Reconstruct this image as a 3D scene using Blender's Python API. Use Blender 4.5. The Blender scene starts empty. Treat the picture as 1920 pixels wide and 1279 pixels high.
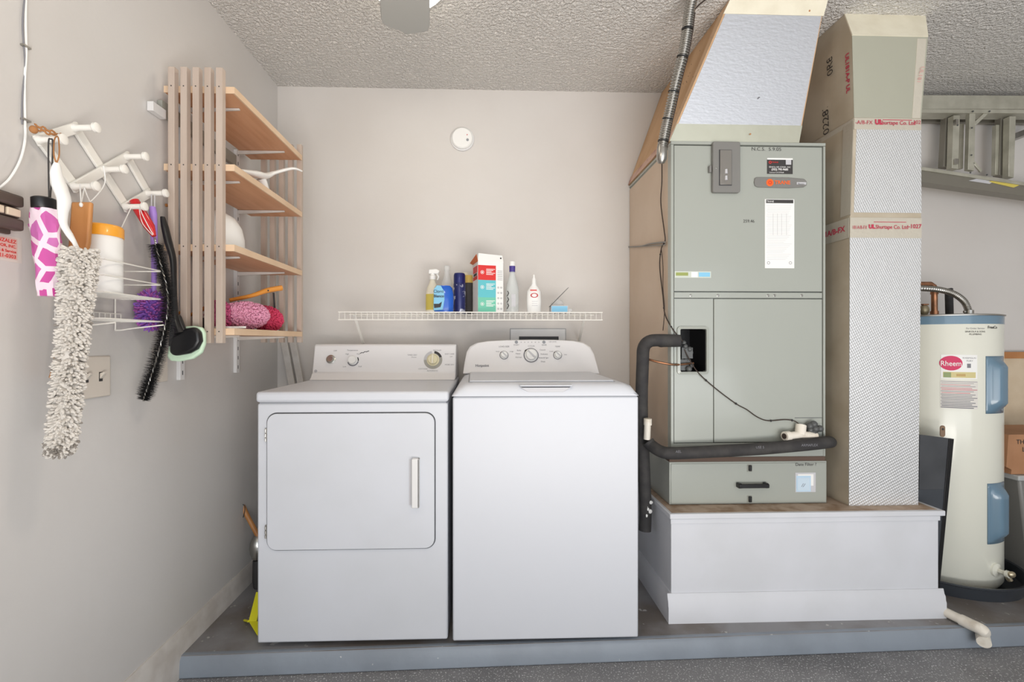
import bpy, math, random
from mathutils import Vector, Matrix
random.seed(7)
SC = bpy.context.scene
COL = SC.collection
# ---------------------------------------------------------------- camera
FPX = 860.0; CX = 936.0; CY = 639.5; TH = math.radians(1.83)
CAM = Vector((0, 0, 1.105)); CT, ST = math.cos(TH), math.sin(TH)
cd = bpy.data.cameras.new('camera'); cam = bpy.data.objects.new('camera', cd); COL.objects.link(cam)
cd.sensor_width = 36; cd.lens = FPX / 1920 * 36; cd.shift_x = (960 - CX) / 1920; cd.clip_start = .02
cam.location = CAM; cam.rotation_euler = (math.pi / 2, 0, -TH)
SC.camera = cam
SC.view_settings.view_transform = 'Standard'; SC.view_settings.look = 'None'
SC.view_settings.gamma = 1; SC.view_settings.exposure = -0.72
SC.view_settings.use_curve_mapping = False
# ---------------------------------------------------------------- light
W = bpy.data.worlds.new('sky'); SC.world = W; W.use_nodes = True
bg = W.node_tree.nodes['Background']; bg.inputs[0].default_value = (.90, .95, 1, 1); bg.inputs[1].default_value = 1.2

def area(name, loc, rot, sx, sy, power, color):
    l = bpy.data.lights.new(name, 'AREA'); l.shape = 'RECTANGLE'; l.size = sx; l.size_y = sy
    l.energy = power; l.color = color
    o = bpy.data.objects.new(name, l); COL.objects.link(o); o.location = loc; o.rotation_euler = rot
    return o
def point(name, loc, r, power, color):
    l = bpy.data.lights.new(name, 'POINT'); l.shadow_soft_size = r; l.energy = power; l.color = color
    o = bpy.data.objects.new(name, l); COL.objects.link(o); o.location = loc
    return o
area('garage_door_daylight', (1.6, -3.9, 1.25), (math.radians(90), 0, 0), 5.0, 2.2, 85, (.88, .94, 1))
area('added_low_fill', (1.6, -3.3, -.02), (math.radians(125), 0, 0), 5.0, 1.6, 130, (.94, .97, 1))  # added low fill pointing up to brighten the ceiling, no real source behind it
area('added_ceiling_fill', (.7, -.8, .25), (math.radians(168), 0, 0), 2.0, 1.4, 140, (1, .95, .90))  # unseen fill added behind the camera, aimed at the ceiling for even light
point('fan_lamp_light', (-.14, .72, 1.84), .07, 14, (1, .86, .72))

# ---------------------------------------------------------------- helpers
def ray(px, py):
    u = (px - CX) / FPX; v = -(py - CY) / FPX
    return Vector((u * CT + ST, CT - u * ST, v))
def PY(px, py, Y): d = ray(px, py); return CAM + d * (Y / d.y)
def PX(px, py, X): d = ray(px, py); return CAM + d * (X / d.x)
def PZ(px, py, Z): d = ray(px, py); return CAM + d * ((Z - CAM.z) / d.z)

class MB:
    def __init__(s): s.v = []; s.f = []; s.fm = []; s.mi = 0
    def add(s, vs, fs):
        n = len(s.v); s.v += [Vector(p) for p in vs]; s.f += [tuple(i + n for i in f) for f in fs]
        s.fm += [s.mi] * len(fs); return s
    def box(s, x0, x1, y0, y1, z0, z1, M=None):
        vs = [Vector((x, y, z)) for x in (x0, x1) for y in (y0, y1) for z in (z0, z1)]
        if M is not None: vs = [M @ p for p in vs]
        return s.add(vs, [(0, 1, 3, 2), (4, 6, 7, 5), (0, 4, 5, 1), (2, 3, 7, 6), (0, 2, 6, 4), (1, 5, 7, 3)])
    def slab(s, pts, ext):
        n = len(pts); pts = [Vector(p) for p in pts]; e = Vector(ext)
        nrm = Vector((0, 0, 0))
        for i in range(n): nrm += (pts[i] - pts[0]).cross(pts[(i + 1) % n] - pts[0])
        if nrm.dot(e) > 0: pts = pts[::-1]
        return s.add(pts + [p + e for p in pts], [tuple(range(n)), tuple(range(2 * n - 1, n - 1, -1))] +
                     [(i, i + n, (i + 1) % n + n, (i + 1) % n) for i in range(n)])
    def tube(s, pts, r, seg=10, cap=True, flat=None):
        pts = [Vector(p) for p in pts]; n = len(pts)
        rs = r if isinstance(r, (list, tuple)) else [r] * n
        d0 = (pts[1] - pts[0]).normalized()
        up = Vector((0, 0, 1)) if abs(d0.z) < .9 else Vector((1, 0, 0))
        a = d0.cross(up).normalized(); vs = []
        for i in range(n):
            d = (pts[min(i + 1, n - 1)] - pts[max(i - 1, 0)])
            if d.length < 1e-9: d = d0
            d.normalize()
            a = (a - d * a.dot(d)).normalized(); b = d.cross(a)
            for k in range(seg):
                t = 2 * math.pi * k / seg
                fb = 1 if flat is None else flat
                vs.append(pts[i] + (a * math.cos(t) + b * math.sin(t) * fb) * rs[i])
        fs = [(i * seg + k, i * seg + (k + 1) % seg, (i + 1) * seg + (k + 1) % seg, (i + 1) * seg + k)
              for i in range(n - 1) for k in range(seg)]
        if cap: fs += [tuple(range(seg - 1, -1, -1)), tuple((n - 1) * seg + k for k in range(seg))]
        return s.add(vs, fs)
    def lathe(s, prof, M=None, seg=28, sx=1, sy=1):
        if M is None: M = Matrix()
        n = len(prof); vs = []
        for r, z in prof:
            for k in range(seg):
                t = 2 * math.pi * k / seg
                vs.append(M @ Vector((r * math.cos(t) * sx, r * math.sin(t) * sy, z)))
        fs = [(i * seg + k, i * seg + (k + 1) % seg, (i + 1) * seg + (k + 1) % seg, (i + 1) * seg + k)
              for i in range(n - 1) for k in range(seg)]
        if prof[0][0] > 1e-6: fs.append(tuple(range(seg - 1, -1, -1)))
        if prof[-1][0] > 1e-6: fs.append(tuple((n - 1) * seg + k for k in range(seg)))
        return s.add(vs, fs)
    def ball(s, c, rx, ry=None, rz=None, M=None, seg=16, rings=8):
        ry = rx if ry is None else ry; rz = rx if rz is None else rz
        T = Matrix.Translation(c) @ (M or Matrix()) @ Matrix.Diagonal((rx, ry, rz, 1))
        return s.lathe([(max(math.sin(math.pi * i / rings), 1e-4), -math.cos(math.pi * i / rings)) for i in range(rings + 1)], T, seg)
    def nub(s, p, d, L, r, seg=5):
        p = Vector(p); d = Vector(d).normalized()
        return s.tube([p - d * L * .2, p + d * L * .4, p + d * L * .85, p + d * L], [r * .6, r, r * .85, r * .25], seg)
    def wire(s, pts, r=.0016, seg=6): return s.tube(pts, r, seg)

def smooth(pts, n=8):
    pts = [Vector(p) for p in pts]; out = []; m = len(pts)
    for i in range(m - 1):
        p0 = pts[max(i - 1, 0)]; p1 = pts[i]; p2 = pts[i + 1]; p3 = pts[min(i + 2, m - 1)]
        for k in range(n):
            t = k / n
            out.append(.5 * ((2 * p1) + (p2 - p0) * t + (2 * p0 - 5 * p1 + 4 * p2 - p3) * t * t + (3 * p1 - p0 - 3 * p2 + p3) * t ** 3))
    return out + [pts[-1]]
def lerpr(rs, m):
    n = len(rs); out = []
    for i in range(m):
        t = i / (m - 1) * (n - 1); k = min(int(t), n - 2); out.append(rs[k] + (rs[k + 1] - rs[k]) * (t - k))
    return out
def rrect(w, h, r, n=5):
    out = []
    for cx, cy, a0 in ((w / 2 - r, h / 2 - r, 0), (-w / 2 + r, h / 2 - r, 90), (-w / 2 + r, -h / 2 + r, 180), (w / 2 - r, -h / 2 + r, 270)):
        for k in range(n + 1):
            a = math.radians(a0 + 90 * k / n); out.append((cx + r * math.cos(a), cy + r * math.sin(a)))
    return out
WORLD = {}
def origin(o):
    return WORLD.get(o.name, Vector((0, 0, 0)))
def obj(name, mb, m, parent=None, bevel=0, bseg=2, angle=38, kind=None, label=None, sub=0):
    me = bpy.data.meshes.new(name)
    if parent is not None: org = origin(parent)
    else:
        lo = Vector([min(p[i] for p in mb.v) for i in range(3)]); hi = Vector([max(p[i] for p in mb.v) for i in range(3)])
        org = Vector(((lo.x + hi.x) / 2, (lo.y + hi.y) / 2, lo.z))
    me.from_pydata([p - org for p in mb.v], [], mb.f)
    for mm in (m if isinstance(m, (list, tuple)) else [m]): me.materials.append(mm)
    me.polygons.foreach_set('material_index', mb.fm)
    me.polygons.foreach_set('use_smooth', [True] * len(me.polygons))
    me.update(); me.set_sharp_from_angle(angle=math.radians(angle))
    o = bpy.data.objects.new(name, me); COL.objects.link(o)
    if parent is not None: o.parent = parent
    else: o.location = org
    WORLD[o.name] = org
    if bevel:
        b = o.modifiers.new('b', 'BEVEL'); b.width = bevel; b.segments = bseg; b.limit_method = 'ANGLE'; b.angle_limit = math.radians(35)
        b.harden_normals = False
    if sub:
        b = o.modifiers.new('s', 'SUBSURF'); b.levels = sub; b.render_levels = sub
    if kind: o['kind'] = kind
    if label: o['label'] = label
    return o
def thing(name, label, cat, loc, group=None):
    o = bpy.data.objects.new(name, None); COL.objects.link(o); o.location = loc; o.empty_display_size = .05
    WORLD[o.name] = Vector(loc); return tag(o, label, cat, group)
def tag(o, label, cat, group=None):
    o['label'] = label; o['category'] = cat
    if group: o['group'] = group
    return o
def text(name, s, size, m, parent, O, right, up, align='CENTER', bold=0, label=None, squeeze=1.0):
    right = Vector(right).normalized(); up = Vector(up).normalized(); n = right.cross(up).normalized()
    c = bpy.data.curves.new('t', 'FONT'); c.body = s; c.size = size; c.align_x = align; c.align_y = 'CENTER'
    c.offset = bold; c.resolution_u = 3
    t = bpy.data.objects.new('t', c); COL.objects.link(t)
    bpy.context.view_layer.update()
    me0 = bpy.data.meshes.new_from_object(t.evaluated_get(bpy.context.evaluated_depsgraph_get()))
    bpy.data.objects.remove(t)
    mb = MB()
    O = Vector(O)
    mb.add([O + right * v.co.x * squeeze + up * v.co.y + n * .0006 for v in me0.vertices], [tuple(p.vertices) for p in me0.polygons])
    return obj(name, mb, m, parent, label=label)

def lin(c):
    c = c / 255
    return c / 12.92 if c <= .04045 else ((c + .055) / 1.055) ** 2.4
def rgb(*c): return (lin(c[0]), lin(c[1]), lin(c[2]), 1)
def nod(nt, t, **kw):
    n = nt.nodes.new(t)
    for k, v in kw.items(): setattr(n, k, v)
    return n
def mat(name, c, rough=.5, metal=0, var=None, vscale=6, vmin=.4, vmax=.65, bump=0, bscale=100, bdist=.001, bdet=2, spec=.5,
        emit=0, trans=0, coat=0, ior=1.45, alpha=1, coords='Object', stretch=None, sss=0):
    m = bpy.data.materials.new(name); m.use_nodes = True; nt = m.node_tree
    b = nt.nodes['Principled BSDF']; L = nt.links.new
    b.inputs['Base Color'].default_value = rgb(*c); b.inputs['Roughness'].default_value = rough
    b.inputs['Metallic'].default_value = metal; b.inputs['Specular IOR Level'].default_value = spec
    b.inputs['IOR'].default_value = ior
    if coat: b.inputs['Coat Weight'].default_value = coat; b.inputs['Coat Roughness'].default_value = .08
    if trans: b.inputs['Transmission Weight'].default_value = trans
    if alpha < 1: b.inputs['Alpha'].default_value = alpha
    if emit:
        b.inputs['Emission Color'].default_value = rgb(*c); b.inputs['Emission Strength'].default_value = emit
    if var or bump:
        tc = nod(nt, 'ShaderNodeTexCoord'); mp = nod(nt, 'ShaderNodeMapping'); L(tc.outputs[coords], mp.inputs[0])
        if stretch: mp.inputs['Scale'].default_value = stretch
    if var:
        nz = nod(nt, 'ShaderNodeTexNoise'); nz.inputs['Scale'].default_value = vscale; nz.inputs['Detail'].default_value = 5
        L(mp.outputs[0], nz.inputs[0])
        cr = nod(nt, 'ShaderNodeValToRGB'); cr.color_ramp.elements[0].position = vmin; cr.color_ramp.elements[1].position = vmax
        cr.color_ramp.elements[0].color = rgb(*c); cr.color_ramp.elements[1].color = rgb(*var)
        L(nz.outputs[0], cr.inputs[0]); L(cr.outputs[0], b.inputs['Base Color'])
    if bump:
        nb = nod(nt, 'ShaderNodeTexNoise'); nb.inputs['Scale'].default_value = bscale; nb.inputs['Detail'].default_value = bdet
        L(mp.outputs[0], nb.inputs[0])
        bp = nod(nt, 'ShaderNodeBump'); bp.inputs['Strength'].default_value = bump; bp.inputs['Distance'].default_value = bdist
        L(nb.outputs[0], bp.inputs['Height']); L(bp.outputs[0], b.inputs['Normal'])
    return m

# ---------------------------------------------------------------- materials
M_wall = mat('wall_paint', (212, 208, 204), .55, var=(207, 202, 197), vscale=1.4, bump=.25, bscale=38, bdist=.002)
M_wallL = mat('wall_paint_left', (208, 206, 204), .42, var=(203, 200, 197), vscale=1.2, bump=.25, bscale=30, bdist=.003)
M_trimw = mat('trim_paint', (212, 208, 203), .45, var=(196, 190, 184), vscale=12)
M_base = mat('platform_paint', (214, 216, 222), .45, var=(209, 211, 216), vscale=5)
def ceiling_mat():
    m = bpy.data.materials.new('ceiling_texture'); m.use_nodes = True; nt = m.node_tree; b = nt.nodes['Principled BSDF']; L = nt.links.new
    b.inputs['Base Color'].default_value = rgb(247, 244, 239); b.inputs['Roughness'].default_value = .9
    tc = nod(nt, 'ShaderNodeTexCoord')
    n1 = nod(nt, 'ShaderNodeTexNoise'); n1.inputs['Scale'].default_value = 75; n1.inputs['Detail'].default_value = 3; n1.inputs['Roughness'].default_value = .6
    L(tc.outputs['Object'], n1.inputs[0])
    cr = nod(nt, 'ShaderNodeValToRGB'); cr.color_ramp.elements[0].position = .36; cr.color_ramp.elements[1].position = .64
    L(n1.outputs[0], cr.inputs[0])
    bp = nod(nt, 'ShaderNodeBump'); bp.inputs['Strength'].default_value = 1; bp.inputs['Distance'].default_value = .014
    L(cr.outputs[0], bp.inputs['Height']); L(bp.outputs[0], b.inputs['Normal'])
    return m
M_ceil = ceiling_mat()
def floor_mat(name, c, c2, speck, sc=70, th=.66):
    m = mat(name, c, .42, var=c2, vscale=4.5, vmin=.42, vmax=.66); nt = m.node_tree; b = nt.nodes['Principled BSDF']; L = nt.links.new
    src = b.inputs['Base Color'].links[0].from_socket
    tc = nod(nt, 'ShaderNodeTexCoord'); n = nod(nt, 'ShaderNodeTexNoise'); n.inputs['Scale'].default_value = sc; n.inputs['Detail'].default_value = 3
    L(tc.outputs['Object'], n.inputs[0])
    cr = nod(nt, 'ShaderNodeValToRGB'); cr.color_ramp.elements[0].position = th; cr.color_ramp.elements[1].position = th + .04
    L(n.outputs[0], cr.inputs[0])
    mx = nod(nt, 'ShaderNodeMix', data_type='RGBA'); mx.inputs[7].default_value = rgb(*speck)
    L(cr.outputs[0], mx.inputs[0]); L(src, mx.inputs[6]); L(mx.outputs[2], b.inputs['Base Color'])
    bp = nod(nt, 'ShaderNodeBump'); bp.inputs['Strength'].default_value = .3; bp.inputs['Distance'].default_value = .002
    L(n.outputs[0], bp.inputs['Height']); L(bp.outputs[0], b.inputs['Normal'])
    return m
M_plat = floor_mat('platform_concrete', (142, 142, 145), (114, 107, 102), (186, 184, 182), 26, .66)
M_platedge = floor_mat('platform_edge_paint', (140, 149, 160), (130, 138, 148), (190, 192, 194), 40, .74)
M_floor = floor_mat('garage_floor_coating', (134, 134, 136), (114, 114, 116), (214, 214, 216), 170, .60)
M_enamel = mat('white_enamel', (206, 209, 216), .4)
M_enamel_old = mat('worn_white_enamel', (206, 209, 216), .4, var=(202, 205, 211), vscale=3)
M_plast = mat('white_plastic', (220, 220, 220), .4)
M_plast_lt = mat('console_plastic', (234, 233, 234), .38)
M_gap = mat('dark_gap', (70, 72, 76), .8)
M_seam = mat('seam_grey', (150, 153, 158), .6)
M_ink = mat('grey_ink', (128, 128, 134), .7)
M_inkd = mat('dark_ink', (62, 60, 60), .7)
M_black = mat('black_plastic', (26, 26, 28), .35)
M_chrome = mat('chrome', (190, 188, 182), .2, metal=1)
M_zinc = mat('zinc_steel', (172, 170, 165), .32, metal=1)
M_pine = mat('pine_slat', (190, 175, 163), .5, var=(180, 163, 150), vscale=5, stretch=(6, 6, .6))
M_board = mat('pine_shelf_board', (212, 160, 122), .45, var=(200, 146, 108), vscale=6, stretch=(6, .5, 6))
M_boardedge = mat('pine_shelf_edge', (224, 196, 166), .5, var=(214, 184, 152), vscale=6)
M_grey = mat('unit_paint', (163, 167, 160), .24, coat=.3, bump=.06, bscale=3, bdist=.01)
M_greyd = mat('unit_paint_shade', (150, 151, 143), .3)
M_side = mat('duct_board_side', (206, 186, 166), .4, var=(198, 176, 154), vscale=3)
M_kraft = mat('tan_duct_board', (206, 170, 132), .6, var=(192, 152, 112), vscale=4, stretch=(2, 2, .8))
M_kraft2 = mat('return_duct_side_board', (192, 182, 164), .5, var=(176, 164, 144), vscale=5)
M_mastic = mat('white_mastic', (232, 226, 206), .7, var=(224, 217, 196), vscale=14, bump=.3, bscale=40, bdist=.002)
def foil(name, c, sc, rough, strength=.5, metal=.75):
    m = bpy.data.materials.new(name); m.use_nodes = True; nt = m.node_tree; b = nt.nodes['Principled BSDF']; L = nt.links.new
    b.inputs['Base Color'].default_value = rgb(*c); b.inputs['Metallic'].default_value = metal; b.inputs['Roughness'].default_value = rough
    tc = nod(nt, 'ShaderNodeTexCoord')
    mp = nod(nt, 'ShaderNodeMapping'); mp.inputs['Rotation'].default_value = (0, math.radians(28), 0); L(tc.outputs['Object'], mp.inputs[0])
    w1 = nod(nt, 'ShaderNodeTexWave', bands_direction='X'); w1.inputs['Scale'].default_value = sc; w1.inputs['Distortion'].default_value = 1.2
    w1.inputs['Detail'].default_value = 1; L(mp.outputs[0], w1.inputs[0])
    w2 = nod(nt, 'ShaderNodeTexWave', bands_direction='Z'); w2.inputs['Scale'].default_value = sc * .8; w2.inputs['Distortion'].default_value = 1.2
    L(mp.outputs[0], w2.inputs[0])
    n = nod(nt, 'ShaderNodeTexNoise'); n.inputs['Scale'].default_value = 9; n.inputs['Detail'].default_value = 3; L(tc.outputs['Object'], n.inputs[0])
    a = nod(nt, 'ShaderNodeMath', operation='ADD'); L(w1.outputs[1], a.inputs[0]); L(w2.outputs[1], a.inputs[1])
    a2 = nod(nt, 'ShaderNodeMath', operation='MULTIPLY_ADD'); L(n.outputs[0], a2.inputs[0]); a2.inputs[1].default_value = 3; L(a.outputs[0], a2.inputs[2])
    bp = nod(nt, 'ShaderNodeBump'); bp.inputs['Strength'].default_value = strength; bp.inputs['Distance'].default_value = .0015
    L(a2.outputs[0], bp.inputs['Height']); L(bp.outputs[0], b.inputs['Normal'])
    return m
M_foil = foil('foil_duct_face', (220, 221, 222), 36, .42, .4, .6)
M_foil2 = mat('foil_supply_face', (196, 198, 203), .42, metal=.6, bump=.6, bscale=95, bdist=.0015, bdet=3, stretch=(.5, 1, 1.2))
M_fpan = mat('smooth_foil_panel', (180, 180, 164), .35, metal=.35, bump=.4, bscale=12, bdist=.004)
M_tape = mat('clear_foil_tape', (206, 200, 186), .3, metal=.3, bump=.6, bscale=60, bdist=.002)
M_red = mat('red_print', (186, 62, 84), .6)
M_pipe = mat('black_pipe_foam', (52, 51, 52), .75, var=(66, 64, 63), vscale=20)
M_pvc = mat('white_pvc', (232, 226, 214), .4, var=(208, 196, 178), vscale=22, vmin=.5, vmax=.8)
M_cop = mat('copper', (176, 124, 92), .35, metal=.8, var=(120, 92, 72), vscale=20)
M_cable = mat('dark_cable', (58, 46, 40), .6)
M_alu = mat('ladder_aluminium', (196, 194, 180), .38, metal=.45, var=(176, 174, 160), vscale=12)
M_alud = mat('ladder_web_and_shade', (140, 136, 126), .4, metal=.5)
M_tank = mat('tank_enamel', (226, 226, 214), .25, coat=.3)
M_blue = mat('blue_grey_plastic', (104, 132, 152), .22, coat=.4)
M_pan = mat('black_drain_pan', (52, 56, 62), .35)
M_dark = mat('dark_grey_sheet', (74, 76, 80), .5, var=(62, 64, 68), vscale=6)
M_card = mat('cardboard', (178, 132, 98), .75, var=(166, 120, 86), vscale=5)
M_cork = mat('tan_hardboard', (214, 196, 170), .7, var=(204, 184, 156), vscale=8)
M_wood = mat('wood_frame', (188, 132, 84), .5, var=(172, 116, 70), vscale=8)
M_white = mat('plain_white', (238, 238, 236), .5)
M_chen = mat('chenille', (206, 201, 194), .9)
M_chend = mat('dirty_chenille', (140, 134, 127), .9)
M_orange = mat('orange_cap', (240, 166, 52), .35, coat=.3)
M_redp = mat('red_plastic', (196, 26, 34), .25, coat=.5)
M_purp = mat('purple_plastic', (164, 132, 212), .35)
M_purpf = mat('purple_fluff', (142, 96, 190), .9)
M_mag = mat('magenta_fluff', (176, 96, 176), .9)
M_pink = mat('pink_chenille', (226, 160, 188), .9)
M_pinkr = mat('deep_pink_chenille', (218, 74, 112), .9)
M_dpink = mat('rose_chenille', (190, 84, 128), .9)
M_mint = mat('mint_pad', (206, 232, 206), .9, bump=.5, bscale=160, bdist=.002)
M_bris = mat('black_bristle', (18, 18, 20), .5)
M_twine = mat('twine', (168, 118, 74), .9)
M_brwood = mat('brown_varnished_wood', (196, 138, 84), .4, var=(176, 118, 66), vscale=7, stretch=(4, 4, .6))
M_orwood = mat('orange_wood', (222, 150, 66), .4, var=(206, 130, 50), vscale=8)
M_brown = mat('brown_plastic', (84, 72, 66), .45)
M_beige = mat('beige_button', (214, 198, 176), .4)
M_plate = mat('switch_plate_ivory', (216, 208, 198), .4)
M_yel = mat('yellow_plastic', (226, 220, 30), .35)
M_stick = mat('sticker_film', (212, 205, 198), .35)
M_stickp = mat('pink_sticker', (214, 180, 172), .5)
M_lamp = mat('lit_glass', (255, 246, 226), .4, emit=16)
M_fan = mat('fan_blade_grey', (158, 158, 154), .5)
M_teal = mat('teal_print', (96, 190, 200), .5); M_green = mat('green_print', (112, 196, 170), .5)
M_redb = mat('box_red_print', (214, 44, 40), .5); M_orb = mat('box_orange_print', (206, 110, 66), .6)
M_bluep = mat('blue_liquid', (24, 92, 196), .2, coat=.5); M_lblue = mat('light_blue_label', (134, 196, 228), .5)
M_navy = mat('navy_can', (38, 44, 104), .3, metal=.3); M_clear = mat('clear_plastic', (236, 238, 238), .1, alpha=.38)
M_glassb = mat('clear_glass', (226, 232, 232), .05, alpha=.45)
M_cream = mat('cream_plastic', (232, 226, 206), .4); M_yellab = mat('yellow_label', (214, 196, 96), .5)
M_orn = mat('orange_logo', (238, 104, 40), .5); M_mgrey = mat('mid_grey_plastic', (126, 125, 122), .35)
M_dgrey = mat('dark_grey_plastic', (84, 86, 86), .35)
M_wirew = mat('white_wire', (236, 234, 228), .4)
M_knobc = mat('cream_knob', (228, 220, 186), .35)
M_lgrey = mat('light_grey_print', (196, 196, 200), .5)
def leaf_mat():
    m = bpy.data.materials.new('pink_leaf_fabric'); m.use_nodes = True; nt = m.node_tree; b = nt.nodes['Principled BSDF']; L = nt.links.new
    b.inputs['Roughness'].default_value = .7
    tc = nod(nt, 'ShaderNodeTexCoord'); mp = nod(nt, 'ShaderNodeMapping'); mp.inputs['Scale'].default_value = (1, 1, .8); L(tc.outputs['Object'], mp.inputs[0])
    v = nod(nt, 'ShaderNodeTexVoronoi', feature='DISTANCE_TO_EDGE'); v.inputs['Scale'].default_value = 30; L(mp.outputs[0], v.inputs[0])
    v2 = nod(nt, 'ShaderNodeTexVoronoi'); v2.inputs['Scale'].default_value = 30; L(mp.outputs[0], v2.inputs[0])
    cr = nod(nt, 'ShaderNodeValToRGB'); cr.color_ramp.interpolation = 'CONSTANT'; cr.color_ramp.elements[0].color = (0, 0, 0, 1); cr.color_ramp.elements[1].position = .14
    L(v.outputs[0], cr.inputs[0])
    c2 = nod(nt, 'ShaderNodeValToRGB'); c2.color_ramp.elements[0].color = rgb(204, 60, 150); c2.color_ramp.elements[1].color = rgb(206, 120, 186)
    sp = nod(nt, 'ShaderNodeSeparateColor'); L(v2.outputs['Color'], sp.inputs[0]); L(sp.outputs[0], c2.inputs[0])
    mx = nod(nt, 'ShaderNodeMix', data_type='RGBA'); mx.inputs[6].default_value = rgb(244, 222, 234)
    L(cr.outputs[0], mx.inputs[0]); L(c2.outputs[0], mx.inputs[7]); L(mx.outputs[2], b.inputs['Base Color'])
    return m
M_leaf = leaf_mat()

# ================================================================ THE SETTING
XL, YB, ZC = -1.08, 2.43, 2.435
YE0, YE1 = 1.632, 1.668          # platform front edge, left and right
def struct(name, mb, m, **k): return obj(name, mb, m, kind='structure', **k)
struct('wall_left', MB().box(XL - .1, XL, -4, YB + .1, -.075, ZC), M_wallL)
struct('wall_back', MB().box(XL, 4.6, YB, YB + .1, -.075, ZC), M_wall)
struct('wall_right', MB().box(4.5, 4.6, -4, YB, -.075, ZC), M_wall)
struct('ceiling', MB().box(XL - .1, 4.6, -4, YB + .1, ZC, ZC + .1), M_ceil)
struct('floor', MB().box(XL - 3, 7, -12, YB + .1, -.175, -.075), M_floor)
mb = MB(); mb.slab([(XL, YE0 + .012, -.075), (4.5, YE1 + .09 + .012, -.075), (4.5, YB, -.075), (XL, YB, -.075)], (0, 0, .075))
struct('floor_platform', mb, M_plat)
mb = MB(); mb.slab([(XL, YE0, -.074), (XL, YE0 + .004, -.012), (XL, YE0 + .014, 0.0008), (XL, YE0 + .032, 0.0008), (XL, YE0 + .032, -.074)], (5.58, .126, 0))
struct('trim_1', mb, M_platedge, bevel=.004)
# baseboard on the left wall: follows the moulded profile
def baseboard(mb, y0, y1, zb, zt):
    pr = [(0, zb), (.016, zb), (.016, zb + .05), (.013, zb + .058), (.014, zb + .068), (.010, zb + .078), (.009, zb + .09), (.004, zt), (0, zt)]
    mb.slab([(XL + a, y0, b) for a, b in pr], (0, y1 - y0, 0))
mb = MB(); baseboard(mb, YE0 + .03, YB, -.02, .085)
pr = [(0, -.075), (.016, -.075), (.016, .03), (.013, .038), (.014, .048), (.010, .058), (.009, .07), (.004, .085), (0, .085)]
mb.slab([(XL + a, -4, b) for a, b in pr], (0, 4 + YE0 + .03, 0))
struct('baseboard_left', mb, M_trimw)
mb = MB(); mb.box(XL, -.6, YB - .014, YB, 0, .09); mb.box(.57, .73, YB - .014, YB, 0, .09)
mb.box(1.86, 4.5, YB - .014, YB, 0, .09); struct('baseboard_back', mb, M_trimw, bevel=.003)

# ================================================================ DRYER
dx0, dx1, dy = -.815, -.134, 1.672
D = thing('dryer', 'white front-loading clothes dryer with a rounded door and one vertical pull handle', 'dryer', ((dx0 + dx1) / 2, 2.0, 0))
mb = MB(); mb.box(dx0, dx1, dy, 2.36, .02, .880); obj('cabinet', mb, M_enamel_old, D, bevel=.006)
mb = MB(); mb.box(dx0 - .004, dx1 + .004, dy - .006, 2.37, .884, .923); obj('top_panel', mb, M_enamel, D, bevel=.011, bseg=3)
mb = MB(); mb.box(dx0 + .006, dx1 - .006, dy + .006, 2.35, .878, .886); obj('seam', mb, M_seam, D)
for sx in (dx0 + .05, dx1 - .05):
    for sy in (dy + .06, 2.3):
        obj('foot', MB().lathe([(.02, 0), (.02, .008), (.01, .01), (.01, .024)], Matrix.Translation((sx, sy, 0)), 14), M_seam, D)
# door
c0 = PY(502, 1031, dy); c1 = PY(815, 774, dy)
dw, dh = c1.x - c0.x, c1.z - c0.z; dcx, dcz = (c0.x + c1.x) / 2, (c0.z + c1.z) / 2
def rr(w, h, r, y, cx, cz, n=7): return [(cx + a, y, cz + b) for a, b in rrect(w, h, r, n)]
mb = MB(); mb.slab(rr(dw + .007, dh + .007, .037, dy - .0012, dcx, dcz), (0, .003, 0)); obj('door_gap', mb, M_gap, D)
door = obj('door', MB().slab(rr(dw, dh, .034, dy - .009, dcx, dcz), (0, .0085, 0)), M_enamel_old, D, bevel=.003, bseg=2)
h0 = PY(774, 948, dy); h1 = PY(788, 857, dy)
mb = MB(); mb.box(h0.x, h1.x, dy - .030, dy - .0235, h0.z, h1.z); mb.box(h1.x - .007, h1.x, dy - .03, dy - .009, h0.z, h1.z)
mb.box(h0.x, h1.x, dy - .026, dy - .009, h0.z, h0.z + .006); mb.box(h0.x, h1.x, dy - .026, dy - .009, h1.z - .006, h1.z)
obj('door_handle', mb, M_plast, door, bevel=.0025)
mb = MB(); mb.box(h0.x - .012, h1.x - .007, dy - .0102, dy - .0092, h0.z + .006, h1.z - .006); obj('handle_recess', mb, M_lgrey, door)
for zy in (815, 996):
    p = PY(501, zy, dy); mb = MB(); mb.box(p.x - .004, p.x + .003, dy - .008, dy, p.z - .024, p.z + .024)
    for k in range(3): mb.tube([(p.x - .002, dy - .009, p.z - .022 + k * .016), (p.x - .002, dy - .009, p.z - .012 + k * .016)], .003, 8)
    obj('hinge', mb, M_zinc, D)
# console: front face leans back
ang = math.radians(14)
cyb, czb = 2.185, .955     # lower edge of the control face
def cf(px, py, off=0):      # point on the leaning face under a pixel
    d = ray(px, py); n = Vector((0, -math.cos(ang), math.sin(ang))); o = Vector((0, cyb, czb))
    return CAM + d * ((o - CAM).dot(n) / d.dot(n)) + n * off
CR = Vector((1, 0, 0)); CU = Vector((0, math.sin(ang), math.cos(ang))); CN = Vector((0, -math.cos(ang), math.sin(ang)))
zt = 1.084; yt = cyb + (zt - czb) * math.tan(ang)
mb = MB(); prof = [(cyb - .045, .9235), (cyb - .022, .934), (cyb - .006, .952), (cyb, czb), (yt, zt), (yt + .012, zt + .006), (yt + .10, zt + .004), (2.39, zt - .02), (2.39, .9235)]
mb.slab([(dx0 + .003, a, b) for a, b in prof], (dx1 - dx0 - .006, 0, 0)); obj('console', mb, M_plast_lt, D, bevel=.006)
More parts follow.
